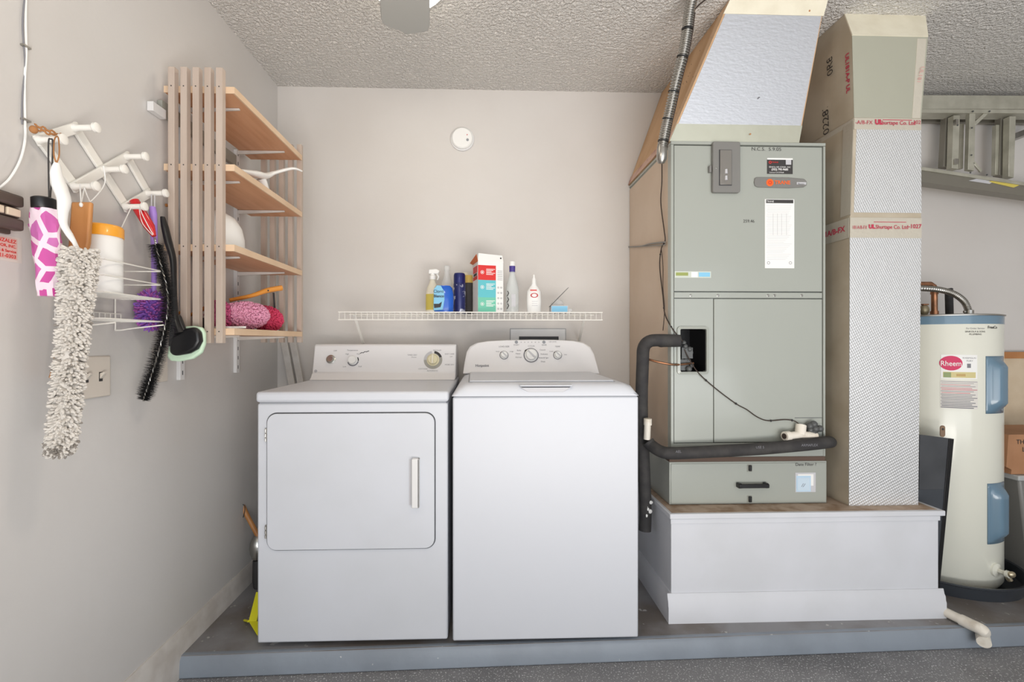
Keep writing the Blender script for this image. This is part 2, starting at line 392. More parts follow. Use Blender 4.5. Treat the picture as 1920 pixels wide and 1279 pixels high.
mb = MB(); mb.box(dx0 + .006, dx1 - .006, cyb - .003, cyb + .002, czb - .0035, czb - .001); obj('console_seam', mb, M_seam, D)
Q = CR.to_4d(); 
def disc(mb, c, r, h, n=CN, seg=28, r2=None):
    z = n.normalized(); x = Vector((1, 0, 0)); x = (x - z * x.dot(z)).normalized(); y = z.cross(x)
    M = Matrix((x, y, z)).transposed().to_4x4(); M.translation = c
    mb.lathe([(r, 0), (r if r2 is None else r2, h * .85), ((r if r2 is None else r2) * .93, h)], M, seg); return mb
def ring(mb, c, r0, r1, h, n, a0=0, a1=360, seg=32):
    z = n.normalized(); x = Vector((1, 0, 0)); x = (x - z * x.dot(z)).normalized(); y = z.cross(x)
    vs = []; m = seg
    for k in range(m + 1):
        t = math.radians(a0 + (a1 - a0) * k / m); d = x * math.cos(t) + y * math.sin(t)
        vs += [c + d * r0 + z * h, c + d * r1 + z * h]
    mb.add(vs, [(2 * k, 2 * k + 1, 2 * k + 3, 2 * k + 2) for k in range(m)]); return mb
# push-to-start button (chrome), temperature knob, timer dial
c = cf(620.5, 674, .0005)
obj('start_button', disc(disc(MB(), c, .021, .004), c + CN * .004, .0145, .012), M_chrome, D)
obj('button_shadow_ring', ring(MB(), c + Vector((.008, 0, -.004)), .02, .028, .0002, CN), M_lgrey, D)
c = cf(662, 676, .0005)
k1 = obj('temperature_knob', disc(disc(MB(), c, .022, .004), c + CN * .004, .0185, .018), M_white, D)
obj('knob_rim', ring(MB(), c, .0225, .0275, .0008, CN, 200, 350), M_ink, D)
obj('knob_mark', ring(MB(), c, .0225, .0275, .001, CN, -5, 35), M_inkd, D)
c = cf(812, 675, .0005)
obj('timer_dial_ring', ring(MB(), c, .028, .044, .0004, CN, 180, 380), mat('dial_grey', (168, 166, 158), .5), D)
obj('timer_dial_mark', ring(MB(), c, .032, .044, .0006, CN, 20, 82), M_inkd, D)
obj('timer_dial_tint', ring(MB(), c, .028, .044, .0004, CN, 100, 180), M_lgrey, D)
kn = obj('timer_knob', disc(disc(MB(), c, .03, .004), c + CN * .004, .0225, .014), M_knobc, D, label='cream timer knob')
mb = MB(); g = c + CN * .018
mb.add([g + a * .004 * CR + b * .021 * CU + h * .010 * CN for a in (-1, 1) for b in (-1, 1) for h in (0, 1)], [(0, 1, 3, 2), (4, 6, 7, 5), (0, 4, 5, 1), (2, 3, 7, 6), (0, 2, 6, 4), (1, 5, 7, 3)])
obj('knob_grip', mb, M_cream, kn)
for (px, py, s, z) in ((629, 658, 'OFF', .006), (661, 657, 'Temperature', .0065), (651, 664, 'High', .006), (672, 664, 'Med', .006), (646, 687.5, 'Low', .006), (675, 687.5, 'Fluff', .006),
                       (773, 666, 'TIMED DRY', .006), (776, 670, 'Minutes', .005), (820, 657, 'REGULAR', .006), (843, 664, 'EASY CARE', .006), (843, 684, 'MORE DRY', .006),
                       (793, 692, 'COTTONS', .006), (811, 695.5, 'AUTOMATIC', .006), (846, 669, 'OFF', .005)):
    text('lettering', s, z * 1.5, M_ink, D, cf(px, py), CR, CU)
mb = MB(); mb.wire([cf(675, 663, .0008), cf(679, 661, .0008), cf(681, 662, .0008), cf(684, 659.5, .0008), cf(687, 660, .0008), cf(692, 658, .0008)], .0016, 5); obj('pen_mark', mb, M_inkd, D)
c = cf(592, 696, .0004); obj('round_emblem', ring(ring(MB(), c, .005, .0065, .0005, CN), c, 0, .0025, .0005, CN), M_ink, D)

# ================================================================ WASHER
wx0, wx1, wy = -.115, .563, 1.661
Wm = thing('washing_machine', 'white top-loading washing machine with three round knobs on a tall curved console', 'washing machine', ((wx0 + wx1) / 2, 2.0, 0))
zs = .902
obj('cabinet', MB().box(wx0, wx1, wy, 2.33, .02, zs), M_enamel, Wm, bevel=.006)
obj('seam', MB().box(wx0 + .005, wx1 - .005, wy + .004, 2.32, zs - .002, zs + .004), M_seam, Wm)
for sx in (wx0 + .05, wx1 - .05):
    for sy in (wy + .06, 2.28):
        obj('foot', MB().lathe([(.02, 0), (.02, .008), (.01, .01), (.01, .024)], Matrix.Translation((sx, sy, 0)), 14), M_seam, Wm)
# crowned top: cross-section lofted along X with the ends rounded down
mb = MB(); N = 26; rows = []
for i in range(N + 1):
    s = i / N; x = wx0 - .004 + (wx1 - wx0 + .008) * s
    e = min(s, 1 - s) * (wx1 - wx0)
    k = 1 if e > .075 else math.sqrt(max(0, 1 - (1 - e / .075) ** 2))
    hgt = .004 + .047 * k
    prof = [(wy - .004, zs + .0035), (wy - .004, zs + hgt * .35), (wy + .006, zs + hgt * .72), (wy + .022, zs + hgt * .93), (wy + .045, zs + hgt), (2.14, zs + hgt + .004 * k), (2.33, zs + hgt + .004 * k), (2.33, zs + .0035)]
    rows.append([(x, a, b) for a, b in prof])
m8 = 8; mb.add([p for r in rows for p in r], [(i * m8 + j, i * m8 + (j + 1) % m8, (i + 1) * m8 + (j + 1) % m8, (i + 1) * m8 + j) for i in range(N) for j in range(m8)] +
               [tuple(range(m8 - 1, -1, -1)), tuple(N * m8 + j for j in range(m8))])
obj('top_panel', mb, M_enamel, Wm, angle=50)
zt_ = zs + .051
lx0, lx1 = PZ(879, 720, zt_).x, .485
mb = MB(); mb.slab([(lx0, wy + .045, zt_ - .002), (lx1, wy + .045, zt_ - .002), (lx1 + .012, 2.13, zt_ + .001), (lx0 - .012, 2.13, zt_ + .001)], (0, 0, .0075))
lid = obj('lid', mb, M_enamel, Wm, bevel=.004)
mb = MB(); mb.slab([(lx0 - .004, wy + .041, zt_ - .003), (lx1 + .004, wy + .041, zt_ - .003), (lx1 + .016, 2.132, zt_), (lx0 - .016, 2.132, zt_)], (0, 0, .0035)); obj('lid_gap', mb, M_seam, Wm)
# lid grip: scoop in the front skirt
g0, g1 = PY(976, 726, wy), PY(1070, 726, wy)
def gz(py): return PY(1020, py, wy).z
mb = MB()
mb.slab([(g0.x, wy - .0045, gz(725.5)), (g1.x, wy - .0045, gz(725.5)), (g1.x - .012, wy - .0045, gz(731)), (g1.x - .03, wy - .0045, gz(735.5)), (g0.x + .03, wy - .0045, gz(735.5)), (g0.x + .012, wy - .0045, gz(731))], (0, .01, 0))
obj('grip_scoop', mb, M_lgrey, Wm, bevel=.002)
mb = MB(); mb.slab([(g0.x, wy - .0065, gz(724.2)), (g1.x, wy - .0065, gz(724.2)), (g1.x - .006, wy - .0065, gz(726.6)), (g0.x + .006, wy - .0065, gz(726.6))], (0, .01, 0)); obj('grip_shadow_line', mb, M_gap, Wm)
mb = MB(); mb.slab([(g0.x - .006, wy - .012, gz(721.5)), (g1.x + .006, wy - .012, gz(721.5)), (g1.x, wy - .012, gz(724.6)), (g0.x, wy - .012, gz(724.6))], (0, .04, 0)); obj('lid_lip', mb, M_enamel, lid, bevel=.003)
# console
wa = math.radians(20); wyb, wzb = 2.135, .956
WN = Vector((0, -math.cos(wa), math.sin(wa))); WU = Vector((0, math.sin(wa), math.cos(wa)))
def wf(px, py, off=0):
    d = ray(px, py); return CAM + d * ((Vector((0, wyb, wzb)) - CAM).dot(WN) / d.dot(WN)) + WN * off
edge_px = [(868, 701), (871, 680), (875, 660), (881, 650), (893, 643), (915, 639.5), (950, 637.8), (995, 637), (1040, 637.3), (1075, 639), (1095, 643), (1107, 651), (1114, 664), (1119, 682), (1124, 701)]
pts = [wf(*p) for p in edge_px]
mid = sum(pts, Vector()) / len(pts); mid = wf(996, 676)
def shr(p, k, ky=None): return Vector((mid.x + (p.x - mid.x) * k, p.y, 0)) 
base = [p.copy() for p in pts]; n = len(base)
inner = [mid + (p - mid) * .965 + WN * .006 for p in base]
for q, p in zip(inner, base):
    if p is base[0] or p is base[-1]: q.z = p.z + .003; q.y = wyb + .001 - .006
back = [Vector((p.x, max(p.y + .13, 2.32) if p.z > 1.0 else 2.32, min(p.z, 1.09) if p.z > 1.09 else p.z)) for p in base]
mb = MB(); mb.add(inner + base + back, [tuple(range(n - 1, -1, -1))] + [(i, i + 1, n + i + 1, n + i) for i in range(n - 1)] + [(n - 1, 0, n, 2 * n - 1)] +
                  [(n + i, n + i + 1, 2 * n + i + 1, 2 * n + i) for i in range(n - 1)] + [tuple(range(2 * n, 3 * n)), (2 * n - 1, n, 2 * n, 3 * n - 1)])
obj('console', mb, M_plast_lt, Wm, bevel=.004, angle=30)
F = .0068
for nm, (px, py), r in (('water_level_knob', (945, 667), .0165), ('cycle_knob', (995.5, 667), .0285), ('temperature_knob', (1045, 667), .0165)):
    c = wf(px, py, F)
    k = obj(nm, disc(disc(MB(), c, r * 1.08, .005), c + WN * .005, r * .92, .016, r2=r * .86), M_white, Wm)
    obj('knob_rim', ring(MB(), c, r * 1.09, r * 1.26, .0008, WN), M_ink, k)
    mb = MB(); g = c + WN * .020; dd = (CR * -.7 + WU * .7).normalized(); pp = (CR * .7 + WU * .7).normalized()
    mb.add([g + a * r * .13 * pp + b * r * .8 * dd + h * .004 * WN for a in (-1, 1) for b in (-1, 1) for h in (0, 1)], [(0, 1, 3, 2), (4, 6, 7, 5), (0, 4, 5, 1), (2, 3, 7, 6), (0, 2, 6, 4), (1, 5, 7, 3)])
    obj('knob_grip', mb, M_lgrey, k)
    obj('knob_pointer', ring(MB(), c, r * 1.0, r * 1.3, .0012, WN, 128, 146), M_inkd, k)
for px in (968, 1019.5): obj('button', disc(MB(), wf(px, 642.6, F), .0075, .002), M_seam, Wm)
for i in range(6): obj('indicator_mark', ring(MB(), wf(977 + i * 6.6, 642.8, F), .0015, .0024, .0006, WN), M_ink, Wm)
for (px, py, s, z) in ((945, 651, 'LOAD SIZE', .009), (1045, 651, 'TEMP', .009), (968, 648, 'START', .008), (1020, 648, 'RINSE', .008), (1036, 642, 'LID LOCK', .007), (996, 650, 'CYCLES', .008),
                       (973, 658, 'Bulky', .008), (971, 664, 'Heavy', .008), (972, 671, 'Normal', .008), (1017, 657, 'Casuals', .008), (1020, 665, 'Delicates', .008), (1019, 672, 'Rinse & Spin', .008), (1018, 679, 'Drain', .008),
                       (933, 660, 'Small', .007), (959, 660, 'Large', .007), (1033, 660, 'Cold', .007), (1060, 666, 'Hot', .007)):
    text('lettering', s, z * 1.15, M_ink, Wm, wf(px, py, F), CR, WU)
text('brand_lettering', 'Hotpoint', .017, M_ink, Wm, wf(904, 686.5, F), CR, WU, bold=.0003)

# ================================================================ WALL OUTLET BOX + DETECTOR
o0, o1 = PY(957, 638, YB), PY(1060, 617, YB)
O = thing('washer_outlet_box', 'white recessed washer outlet box in the wall behind the tall console', 'outlet box', ((o0.x + o1.x) / 2, YB, o0.z - .12))
mb = MB(); z1 = o1.z; z0 = z1 - .17
mb.box(o0.x, o1.x, YB - .006, YB, z0, z1); obj('face_frame', mb, M_plast, O, bevel=.003)
mb = MB(); mb.box(o0.x - .0025, o1.x + .0025, YB - .0035, YB, z0, z1 + .0025); obj('outer_seam', mb, M_seam, O)
mb = MB(); mb.box(PY(973, 630, YB).x, PY(1047, 630, YB).x, YB - .0075, YB - .004, z0 + .02, PY(1000, 631, YB).z); obj('dark_recess', mb, M_gap, O)
c = PY(867, 262, YB)
Dt = thing('round_detector', 'round white detector disc mounted high on the back wall', 'smoke detector', c)
Mx = Matrix.Translation(c) @ Matrix.Rotation(math.pi / 2, 4, 'X')
obj('base_plate', MB().lathe([(.062, 0), (.062, .010), (.058, .012)], Mx, 40), M_plast, Dt)
obj('cover', MB().lathe([(.056, .010), (.055, .022), (.050, .027), (.02, .028), (.0001, .028)], Mx, 40), M_white, Dt)
obj('test_button', MB().lathe([(.007, .026), (.007, .029), (.005, .030)], Mx @ Matrix.Translation((.028, -.012, 0)), 16), M_seam, Dt)
obj('indicator_light', MB().lathe([(.0025, .026), (.0025, .030)], Mx @ Matrix.Translation((.026, .014, 0)), 10), M_redp, Dt)

# ================================================================ WIRE SHELF ON BACK WALL
sy0 = 2.125; A = PY(636, 600, sy0); B = PY(1128, 597, sy0); sz = 1.238; sl = 1.203
S = thing('wire_shelf', 'white ventilated wire shelf on the back wall above the laundry machines', 'shelf', ((A.x + B.x) / 2, YB, sl))
mb = MB()
nw = int((B.x - A.x) / .0252)
for i in range(nw + 1):
    x = A.x + (B.x - A.x) * i / nw
    mb.wire([(x, YB - .004, sz), (x, sy0 + .006, sz), (x, sy0 + .001, sz - .003), (x, sy0, sl)], .00135, 5)
obj('wire_deck', mb, M_wirew, S)
mb = MB()
for z in (sz, sl): mb.wire([(A.x - .004, sy0 - .001, z), (B.x + .004, sy0 - .001, z)], .0028, 8)
mb.wire([(A.x - .004, YB - .006, sz - .003), (B.x + .004, YB - .006, sz - .003)], .0025); mb.wire([(A.x, sy0 + .15, sz - .003), (B.x, sy0 + .15, sz - .003)], .0025)
obj('shelf_rail', mb, M_wirew, S)
for (a, b) in (((664, 590), (684, 655)), ((1097, 590), (1086, 640))):
    p = PY(a[0], a[1], sy0 + .01); q = PY(b[0], b[1], YB - .004)
    q = p + (q - p) * 1.0
    obj('diagonal_brace', MB().slab([p + Vector((-.006, 0, 0)), p + Vector((.006, 0, 0)), q + Vector((.006, 0, 0)), q + Vector((-.006, 0, 0))], (0, .004, .003)), M_wirew, S)
# paint ledge strip under the shelf where the wall changes
p0 = PY(622, 611, YB); p1 = PY(1092, 608, YB)

# ---------------- things on the wire shelf
sy = 2.235; SZ = sz + .0016
def sx(px, y=sy): return PY(px, 580, y).x
def sw(a, b, y=sy): return PY(b, 580, y).x - PY(a, 580, y).x
def bottle(name, label, cat, px, y, prof, m, sxy=(1, 1), cap=None, capm=None, lab=None, labm=None, seg=24):
    x = sx(px, y); t = thing(name, label, cat, (x, y, SZ)); M = Matrix.Translation((x, y, SZ))
    obj('bottle_body', MB().lathe(prof, M, seg, *sxy), m, t)
    if cap: obj('cap', MB().lathe(cap, M, seg), capm, t)
    if lab: obj('wrap_label', MB().lathe(lab, M, seg, *sxy), labm, t)
    return t, x
# trigger spray, pale with yellow label
t, x = bottle('spray_bottle', 'pale yellow-labelled spray bottle, leftmost on the wire shelf', 'bottle', 811, 2.30,
    [(.03, 0), (.033, .01), (.033, .10), (.028, .13), (.016, .155), (.0125, .17), (.0125, .18)], M_cream, (1, .7),
    cap=[(.015, .172), (.015, .19), (.010, .195), (.010, .205)], capm=M_white, lab=[(.0337, .02), (.0337, .095), (.031, .11)], labm=M_yellab)
obj('trigger_head', MB().slab([(x - .02, 2.29, SZ + .20), (x + .028, 2.29, SZ + .20), (x + .036, 2.29, SZ + .215), (x + .02, 2.29, SZ + .225), (x - .018, 2.29, SZ + .222)], (0, .018, 0)), M_white, t, bevel=.004)
obj('trigger', MB().tube([(x + .02, 2.30, SZ + .205), (x + .03, 2.30, SZ + .185), (x + .024, 2.30, SZ + .17)], .004), M_white, t)
# clear bottle behind
t, x = bottle('clear_bottle', 'tall clear empty bottle standing behind the blue bottle', 'bottle', 838, 2.335,
    [(.032, 0), (.034, .01), (.034, .12), (.028, .16), (.015, .195), (.013, .225)], M_clear, cap=[(.015, .222), (.015, .245), (.012, .247)], capm=M_clear)
# blue toilet/whitening bottle, flat oval
t, x = bottle('blue_bottle', 'squat bright blue plastic bottle with a light blue label', 'bottle', 832, 2.19,
    [(.042, 0), (.046, .008), (.047, .04), (.046, .09), (.040, .118), (.030, .128), (.0001, .13)], M_bluep, (1, .55))
obj('front_label', MB().slab([(x - .050 + .004, 2.162, SZ + .008), (x - .002, 2.162, SZ + .012), (x + .006, 2.162, SZ + .06), (x + .004, 2.162, SZ + .10), (x - .012, 2.164, SZ + .127), (x - .03, 2.165, SZ + .128), (x - .044, 2.162, SZ + .11)], (0, .006, 0)), M_lblue, t, bevel=.002)
obj('dark_logo', MB().slab([(x - .042, 2.1605, SZ + .02), (x - .012, 2.1605, SZ + .024), (x - .006, 2.1605, SZ + .05), (x - .02, 2.1605, SZ + .04), (x - .044, 2.1605, SZ + .04)], (0, .002, 0)), M_inkd, t)
text('lettering', 'Cloro', .020, M_inkd, t, (x - .022, 2.1605, SZ + .098), CR, (0, 0, 1)); text('lettering', 'Blanco', .018, M_inkd, t, (x - .02, 2.1605, SZ + .076), CR, (0, 0, 1), bold=.0004)
# navy aerosol cans
t, x = bottle('aerosol_can', 'dark navy aerosol can with a rounded cap, left of the carton', 'spray can', 861.5, 2.25,
    [(.028, 0), (.0295, .004), (.0295, .145), (.027, .152)], mat('navy_print', (40, 46, 98), .3, var=(186, 190, 206), vscale=26, vmin=.56, vmax=.6, metal=.2),
    cap=[(.0285, .148), (.0285, .186), (.025, .196), (.0001, .197)], capm=M_navy)
t, x = bottle('aerosol_can', 'slim black and yellow aerosol can half hidden behind the carton', 'spray can', 879, 2.345,
    [(.025, 0), (.026, .004), (.026, .16)], M_inkd, cap=[(.024, .16), (.024, .19), (.02, .20), (.0001, .2)], capm=mat('tan_cap', (200, 170, 90), .4))
t, x = bottle('squeeze_bottle', 'short cream bottle almost hidden behind the navy can', 'bottle', 872, 2.39,
    [(.025, 0), (.028, .01), (.028, .17), (.02, .20), (.014, .22)], M_cream)
# carton with red, teal and green blocks
bx0, bx1 = sx(896, 2.17), sx(944, 2.17); by0, by1 = 2.17, 2.25; bh = PY(896, 490, 2.17).z - SZ
t = thing('laundry_carton', 'open tall carton with red, teal and green printed blocks on the wire shelf', 'box', (bx0, by0, SZ))
ca = math.radians(-16); Rm = Matrix.Translation((bx0, by0, SZ)) @ Matrix.Rotation(ca, 4, 'Z')
Rm = Matrix.Translation((bx0, by0, SZ)) @ Matrix.Rotation(math.radians(14), 4, 'Z')
wd = (bx1 - bx0) * 1.04; dp = .11
def cb(m, x0, x1, z0, z1, nm, par, e=.0006, side=False):
    mb = MB()
    if side: mb.box(-e, .001, x0, x1, z0, z1, Rm)
    else: mb.box(x0, x1, -e, .001, z0, z1, Rm)
    return obj(nm, mb, m, par)
# hollow carton
mb = MB(); th = .0015
mb.box(0, wd, 0, th, 0, bh, Rm); mb.box(0, wd, dp - th, dp, 0, bh, Rm); mb.box(0, th, 0, dp, 0, bh, Rm); mb.box(wd - th, wd, 0, dp, 0, bh, Rm); mb.box(0, wd, 0, dp, 0, th, Rm)
ct = obj('carton_body', mb, M_white, t)
wc = wd * .70
cb(M_redb, .001, wc, bh * .64, bh * .93, 'red_block', ct); cb(M_teal, .001, wc, bh * .30, bh * .64, 'teal_block', ct); cb(M_green, .001, wc, .0, bh * .30, 'green_block', ct)
cb(M_redb, .01, dp - .01, bh * .8, bh * .93, 'side_print', ct, side=True); cb(M_inkd, .02, dp - .02, bh * .74, bh * .79, 'side_print', ct, side=True); cb(M_redb, .01, dp - .01, bh * .66, bh * .73, 'side_print', ct, side=True)
mb = MB(); mb.slab([Rm @ Vector(p) for p in ((0, 0, bh), (wd, 0, bh), (wd - .004, .006, bh + .034), (.004, .006, bh + .040))], (0, .0012, 0)); obj('front_flap', mb, M_white, ct)
mb = MB(); mb.slab([Rm @ Vector(p) for p in ((0, 0, bh), (0, dp, bh), (-.02, dp - .02, bh + .004), (-.006, .006, bh + .035))], (.0012, 0, 0)); obj('side_flap', mb, M_orb, ct)
ux = (Rm.to_3x3() @ Vector((1, 0, 0))); un = Rm.to_3x3() @ Vector((0, -1, 0))
for k, zf in enumerate((.79, .50, .17)):
    c = Rm @ Vector((wc * .24, -.0015, bh * zf)); obj('round_icon', ring(ring(MB(), c, .007, .0088, .0004, un), c, 0, .004, .0004, un), M_white, ct)
    mb = MB()
    for j in range(5):
        z = bh * (zf + .06 - j * .026); mb.box(wc * .46, wc * (.95 - .1 * ((j * 7) % 3)), -.0012, .001, z, z + .0028, Rm)
    obj('printed_lines', mb, M_white, ct)
mb = MB()
for j in range(5):
    for i in range(2):
        c = Rm @ Vector((wc + (wd - wc) * (.3 + .4 * i), -.0012, bh * (.08 + .105 * j))); ring(mb, c, .0026, .0042, .0004, un, seg=12)
for j in range(6): mb.box(wc + (wd - wc) * .2, wd - (wd - wc) * .15, -.0012, .001, bh * (.65 + .035 * j), bh * (.65 + .035 * j) + .0015, Rm)
obj('printed_icons', mb, M_ink, ct)
c = Rm @ Vector((wd * .9, .003, bh + .02)); obj('dark_mark', disc(MB(), c, .004, .0006, un), M_inkd, ct)
# glass bottle with white and purple cap
t, x = bottle('glass_bottle', 'slim clear glass bottle with a white cap and purple neck band', 'bottle', 960.5, 2.22,
    [(.028, 0), (.0315, .006), (.0315, .115), (.026, .145), (.015, .18), (.0125, .20), (.0125, .215)], M_glassb,
    cap=[(.0145, .228), (.0145, .246), (.012, .25), (.0001, .25)], capm=M_white)
obj('neck_band', MB().lathe([(.0142, .2), (.0148, .228)], Matrix.Translation((x, 2.22, SZ)), 24), mat('purple_band', (74, 62, 140), .4), t)
mb = MB()
for j in range(3): mb.tube([(x - .026, 2.200, SZ + .02 + .03 * j), (x - .019, 2.193, SZ + .035 + .03 * j), (x - .024, 2.196, SZ + .045 + .03 * j)], .0022, 6)
obj('dark_lettering_swirl', mb, M_inkd, t)
obj('pale_label', MB().slab([(x - .006, 2.1865, SZ + .03), (x + .014, 2.1885, SZ + .03), (x + .014, 2.1885, SZ + .09), (x - .006, 2.1865, SZ + .09)], (0, .002, 0)), M_lgrey, t)
# white squeeze pump bottle
t, x = bottle('lotion_bottle', 'white tapered squeeze bottle with a red oval logo', 'bottle', 1001, 2.22,
    [(.030, 0), (.034, .006), (.036, .06), (.034, .105), (.022, .125), (.013, .135), (.011, .15)], M_white, (1, .6),
    cap=[(.012, .14), (.0105, .165), (.006, .172), (.005, .186), (.003, .188)], capm=M_white)
c = Vector((x, 2.1988, SZ + .085)); mb = MB(); ring(mb, c, .008, .0115, 0, Vector((0, -1, 0))); mb.v = [Vector((x + (v.x - x) * 1.6, v.y, v.z)) for v in mb.v]
obj('oval_logo', mb, mat('red_logo', (190, 60, 66), .5), t)
obj('red_text_bar', MB().box(x - .02, x + .012, 2.1985, 2.1995, SZ + .107, SZ + .112), M_redb, t)
obj('small_print', MB().box(x - .012, x + .016, 2.1978, 2.1988, SZ + .055, SZ + .057).box(x - .012, x + .014, 2.1978, 2.1988, SZ + .045, SZ + .047).box(x - .012, x + .016, 2.1978, 2.1988, SZ + .035, SZ + .037), M_lgrey, t)
# small open tub box with a card
x0, x1 = sx(1032, 2.20), sx(1072, 2.20)
t = thing('tablet_box', 'small pale blue box with a thin card sticking up, rightmost on the wire shelf', 'box', ((x0 + x1) / 2, 2.2, SZ))
obj('box_body', MB().box(x0, x1 - .02, 2.18, 2.24, SZ, SZ + .035), M_lgrey, t, bevel=.001)
obj('blue_label', MB().box(x0 + .003, x1 - .025, 2.179, 2.181, SZ + .004, SZ + .032), M_lblue, t)
obj('cloudy_bag', MB().ball((x0 + .04, 2.235, SZ + .035), .035, .02, .036), M_clear, t)
obj('clear_tray', MB().box(x1 - .02, x1, 2.19, 2.23, SZ, SZ + .022), M_clear, t, bevel=.002)
a = PY(1030, 575, 2.175); b = PY(1066, 539, 2.20); obj('thin_card', MB().slab([a, a + Vector((.004, 0, 0)), b + Vector((.002, 0, 0)), b], (0, .03, 0)), M_dgrey, t)

# ================================================================ SLATTED SHELF UNIT ON LEFT WALL
T = thing('slatted_shelf_unit', 'pine wall shelf unit with four boards between two slatted end panels', 'shelf', (-.94, 1.85, 1.10))
sX0, sX1, sYa, sYb = XL + .018, -.838, 1.557, 2.12
ZS = (1.950, 1.692, 1.425, 1.146)   # board top heights
for i, z in enumerate(ZS):
    mb = MB(); mb.box(sX0, sX1, sYa, sYb, z - .020, z)
    b = obj('shelf_board', mb, M_board, T, bevel=.001)
    obj('front_edge_strip', MB().box(sX1, sX1 + .006, sYa, sYb, z - .021, z + .001), M_boardedge, b)
    obj('end_edge_strip', MB().box(sX0, sX1 + .006, sYa - .003, sYa, z - .021, z + .001), M_boardedge, b)
for i, px in enumerate((325.5, 348.5, 371, 393, 414.5)):
    x = PY(px, 400, sYa - .012).x
    s = obj('slat', MB().box(x - .0105, x + .0105, sYa - .024, sYa - .0032, 1.098, 2.003), M_pine, T, bevel=.001)
    mb = MB()
    for z in ZS: disc(mb, Vector((x, sYa - .0241, z - .010)), .0022, .0006, Vector((0, -1, 0)), 8)
    obj('screw', mb, M_inkd, s)
for i in range(5):
    x = sX1 - .008 - i * .0405
    obj('slat', MB().box(x - .0105, x + .0105, sYb + .001, sYb + .021, 1.098, 2.003), M_pine, T, bevel=.001)
obj('rear_rail', MB().box(XL + .002, XL + .018, sYa - .01, 2.0, 1.855, 1.90), M_greyd, T)
obj('front_rail_end', MB().box(XL + .002, XL + .022, 1.50, 1.56, 1.842, 1.872), M_plast, T, bevel=.001)
for y in (1.655, 2.02):
    s = obj('wall_standard', MB().box(XL, XL + .014, y - .012, y + .012, .968, 1.93), M_plast, T, bevel=.001)
    mb = MB()
    for k in range(24): mb.box(XL + .0138, XL + .0146, y - .002, y + .002, .985 + k * .04, 1.0 + k * .04)
    obj('slot', mb, M_gap, s)
    for z in ZS:
        mb = MB(); mb.slab([(XL + .014, y - .004, z - .021), (sX1 - .03, y - .004, z - .021), (sX1 - .03, y - .004, z - .027), (XL + .014, y - .004, z - .038)], (0, .008, 0))
        obj('shelf_bracket', mb, M_trimw, T, bevel=.001)

def fluff(mb, c, rad, n, L, r, M=None, jit=.5, mats=1):
    M = M or Matrix()
    for i in range(n):
        while True:
            d = Vector((random.uniform(-1, 1), random.uniform(-1, 1), random.uniform(-1, 1)))
            if .1 < d.length < 1: break
        d.normalize(); p = Vector((d.x * rad[0], d.y * rad[1], d.z * rad[2]))
        q = M @ p + Vector(c); nd = (M @ Vector((d.x / rad[0], d.y / rad[1], d.z / rad[2]))).normalized()
        nd = (nd + Vector((random.uniform(-1, 1), random.uniform(-1, 1), random.uniform(-1, 1) - .2)) * jit).normalized()
        mb.mi = random.randrange(mats); mb.nub(q, nd, L * random.uniform(.7, 1.2), r)
    mb.mi = 0
# white scoop on 2nd board
t = thing('plastic_scoop', 'white plastic scoop with a long spout lying on the second board', 'scoop', (-.86, 2.0, ZS[1]))
a = [PY(437, 318, 1.66), PY(452, 322, 1.70), PY(480, 327, 1.78), PY(497, 330, 1.84), PY(515, 324, 1.88), PY(548, 316, 1.92), PY(566, 321, 1.95)]
pth = smooth(a, 5)
mb = MB(); mb.tube(pth, lerpr([.004, .016, .024, .022, .012, .010, .006], len(pth)), 14, flat=.55)
obj('bowl_and_handle', mb, M_white, t)
b0 = PY(490, 335, 1.83); obj('scoop_neck', MB().tube([b0, (b0.x + .005, 1.85, ZS[1] + .02), (b0.x + .006, 1.86, ZS[1] + .0005)], [.018, .014, .018], 12), M_white, t)
# white hard hat / cap on third board
c = Vector((-.972, 1.70, ZS[2] + .001))
t = thing('hard_hat', 'white hard hat with a brim resting on the third board', 'hat', c)
mb = MB(); M = Matrix.Translation(c) @ Matrix.Diagonal((.80, 1.0, 1.12, 1))
mb.lathe([(.102, .004), (.106, .012), (.104, .05), (.094, .085), (.07, .115), (.035, .13), (.0001, .134)], M, 36); obj('shell', mb, M_white, t)
mb = MB(); mb.lathe([(.10, .010), (.122, .004), (.124, .007), (.104, .016)], Matrix.Translation(c) @ Matrix.Diagonal((.84, 1.0, 1, 1)) @ Matrix.Translation((.02, 0, 0)), 36); obj('brim', mb, M_white, t)
mb = MB(); mb.tube([c + Vector((.0, -.107 * math.cos(a_), .006 + .132 * math.sin(a_))) for a_ in [math.pi * k / 14 for k in range(15)]], .004, 8); obj('crest_ridge', mb, M_white, t)
# toothbrush pack
p = PY(505, 480, 1.99); t = thing('blue_cased_brush', 'small white and teal brush case at the far end of the third board', 'brush', (p.x, 1.99, ZS[2]))
q0 = Vector((p.x - .05, 1.90, ZS[2] + .006)); q1 = Vector((p.x + .015, 2.0, ZS[2] + .012))
obj('case', MB().tube([q0, (q0 + q1) / 2, q1], [.006, .009, .009], 10, flat=.7), M_white, t)
obj('teal_grip', MB().tube([q0 + (q1 - q0) * .3, q0 + (q1 - q0) * .85], .0102, 10, flat=.6), mat('teal_plastic', (54, 150, 176), .4), t)
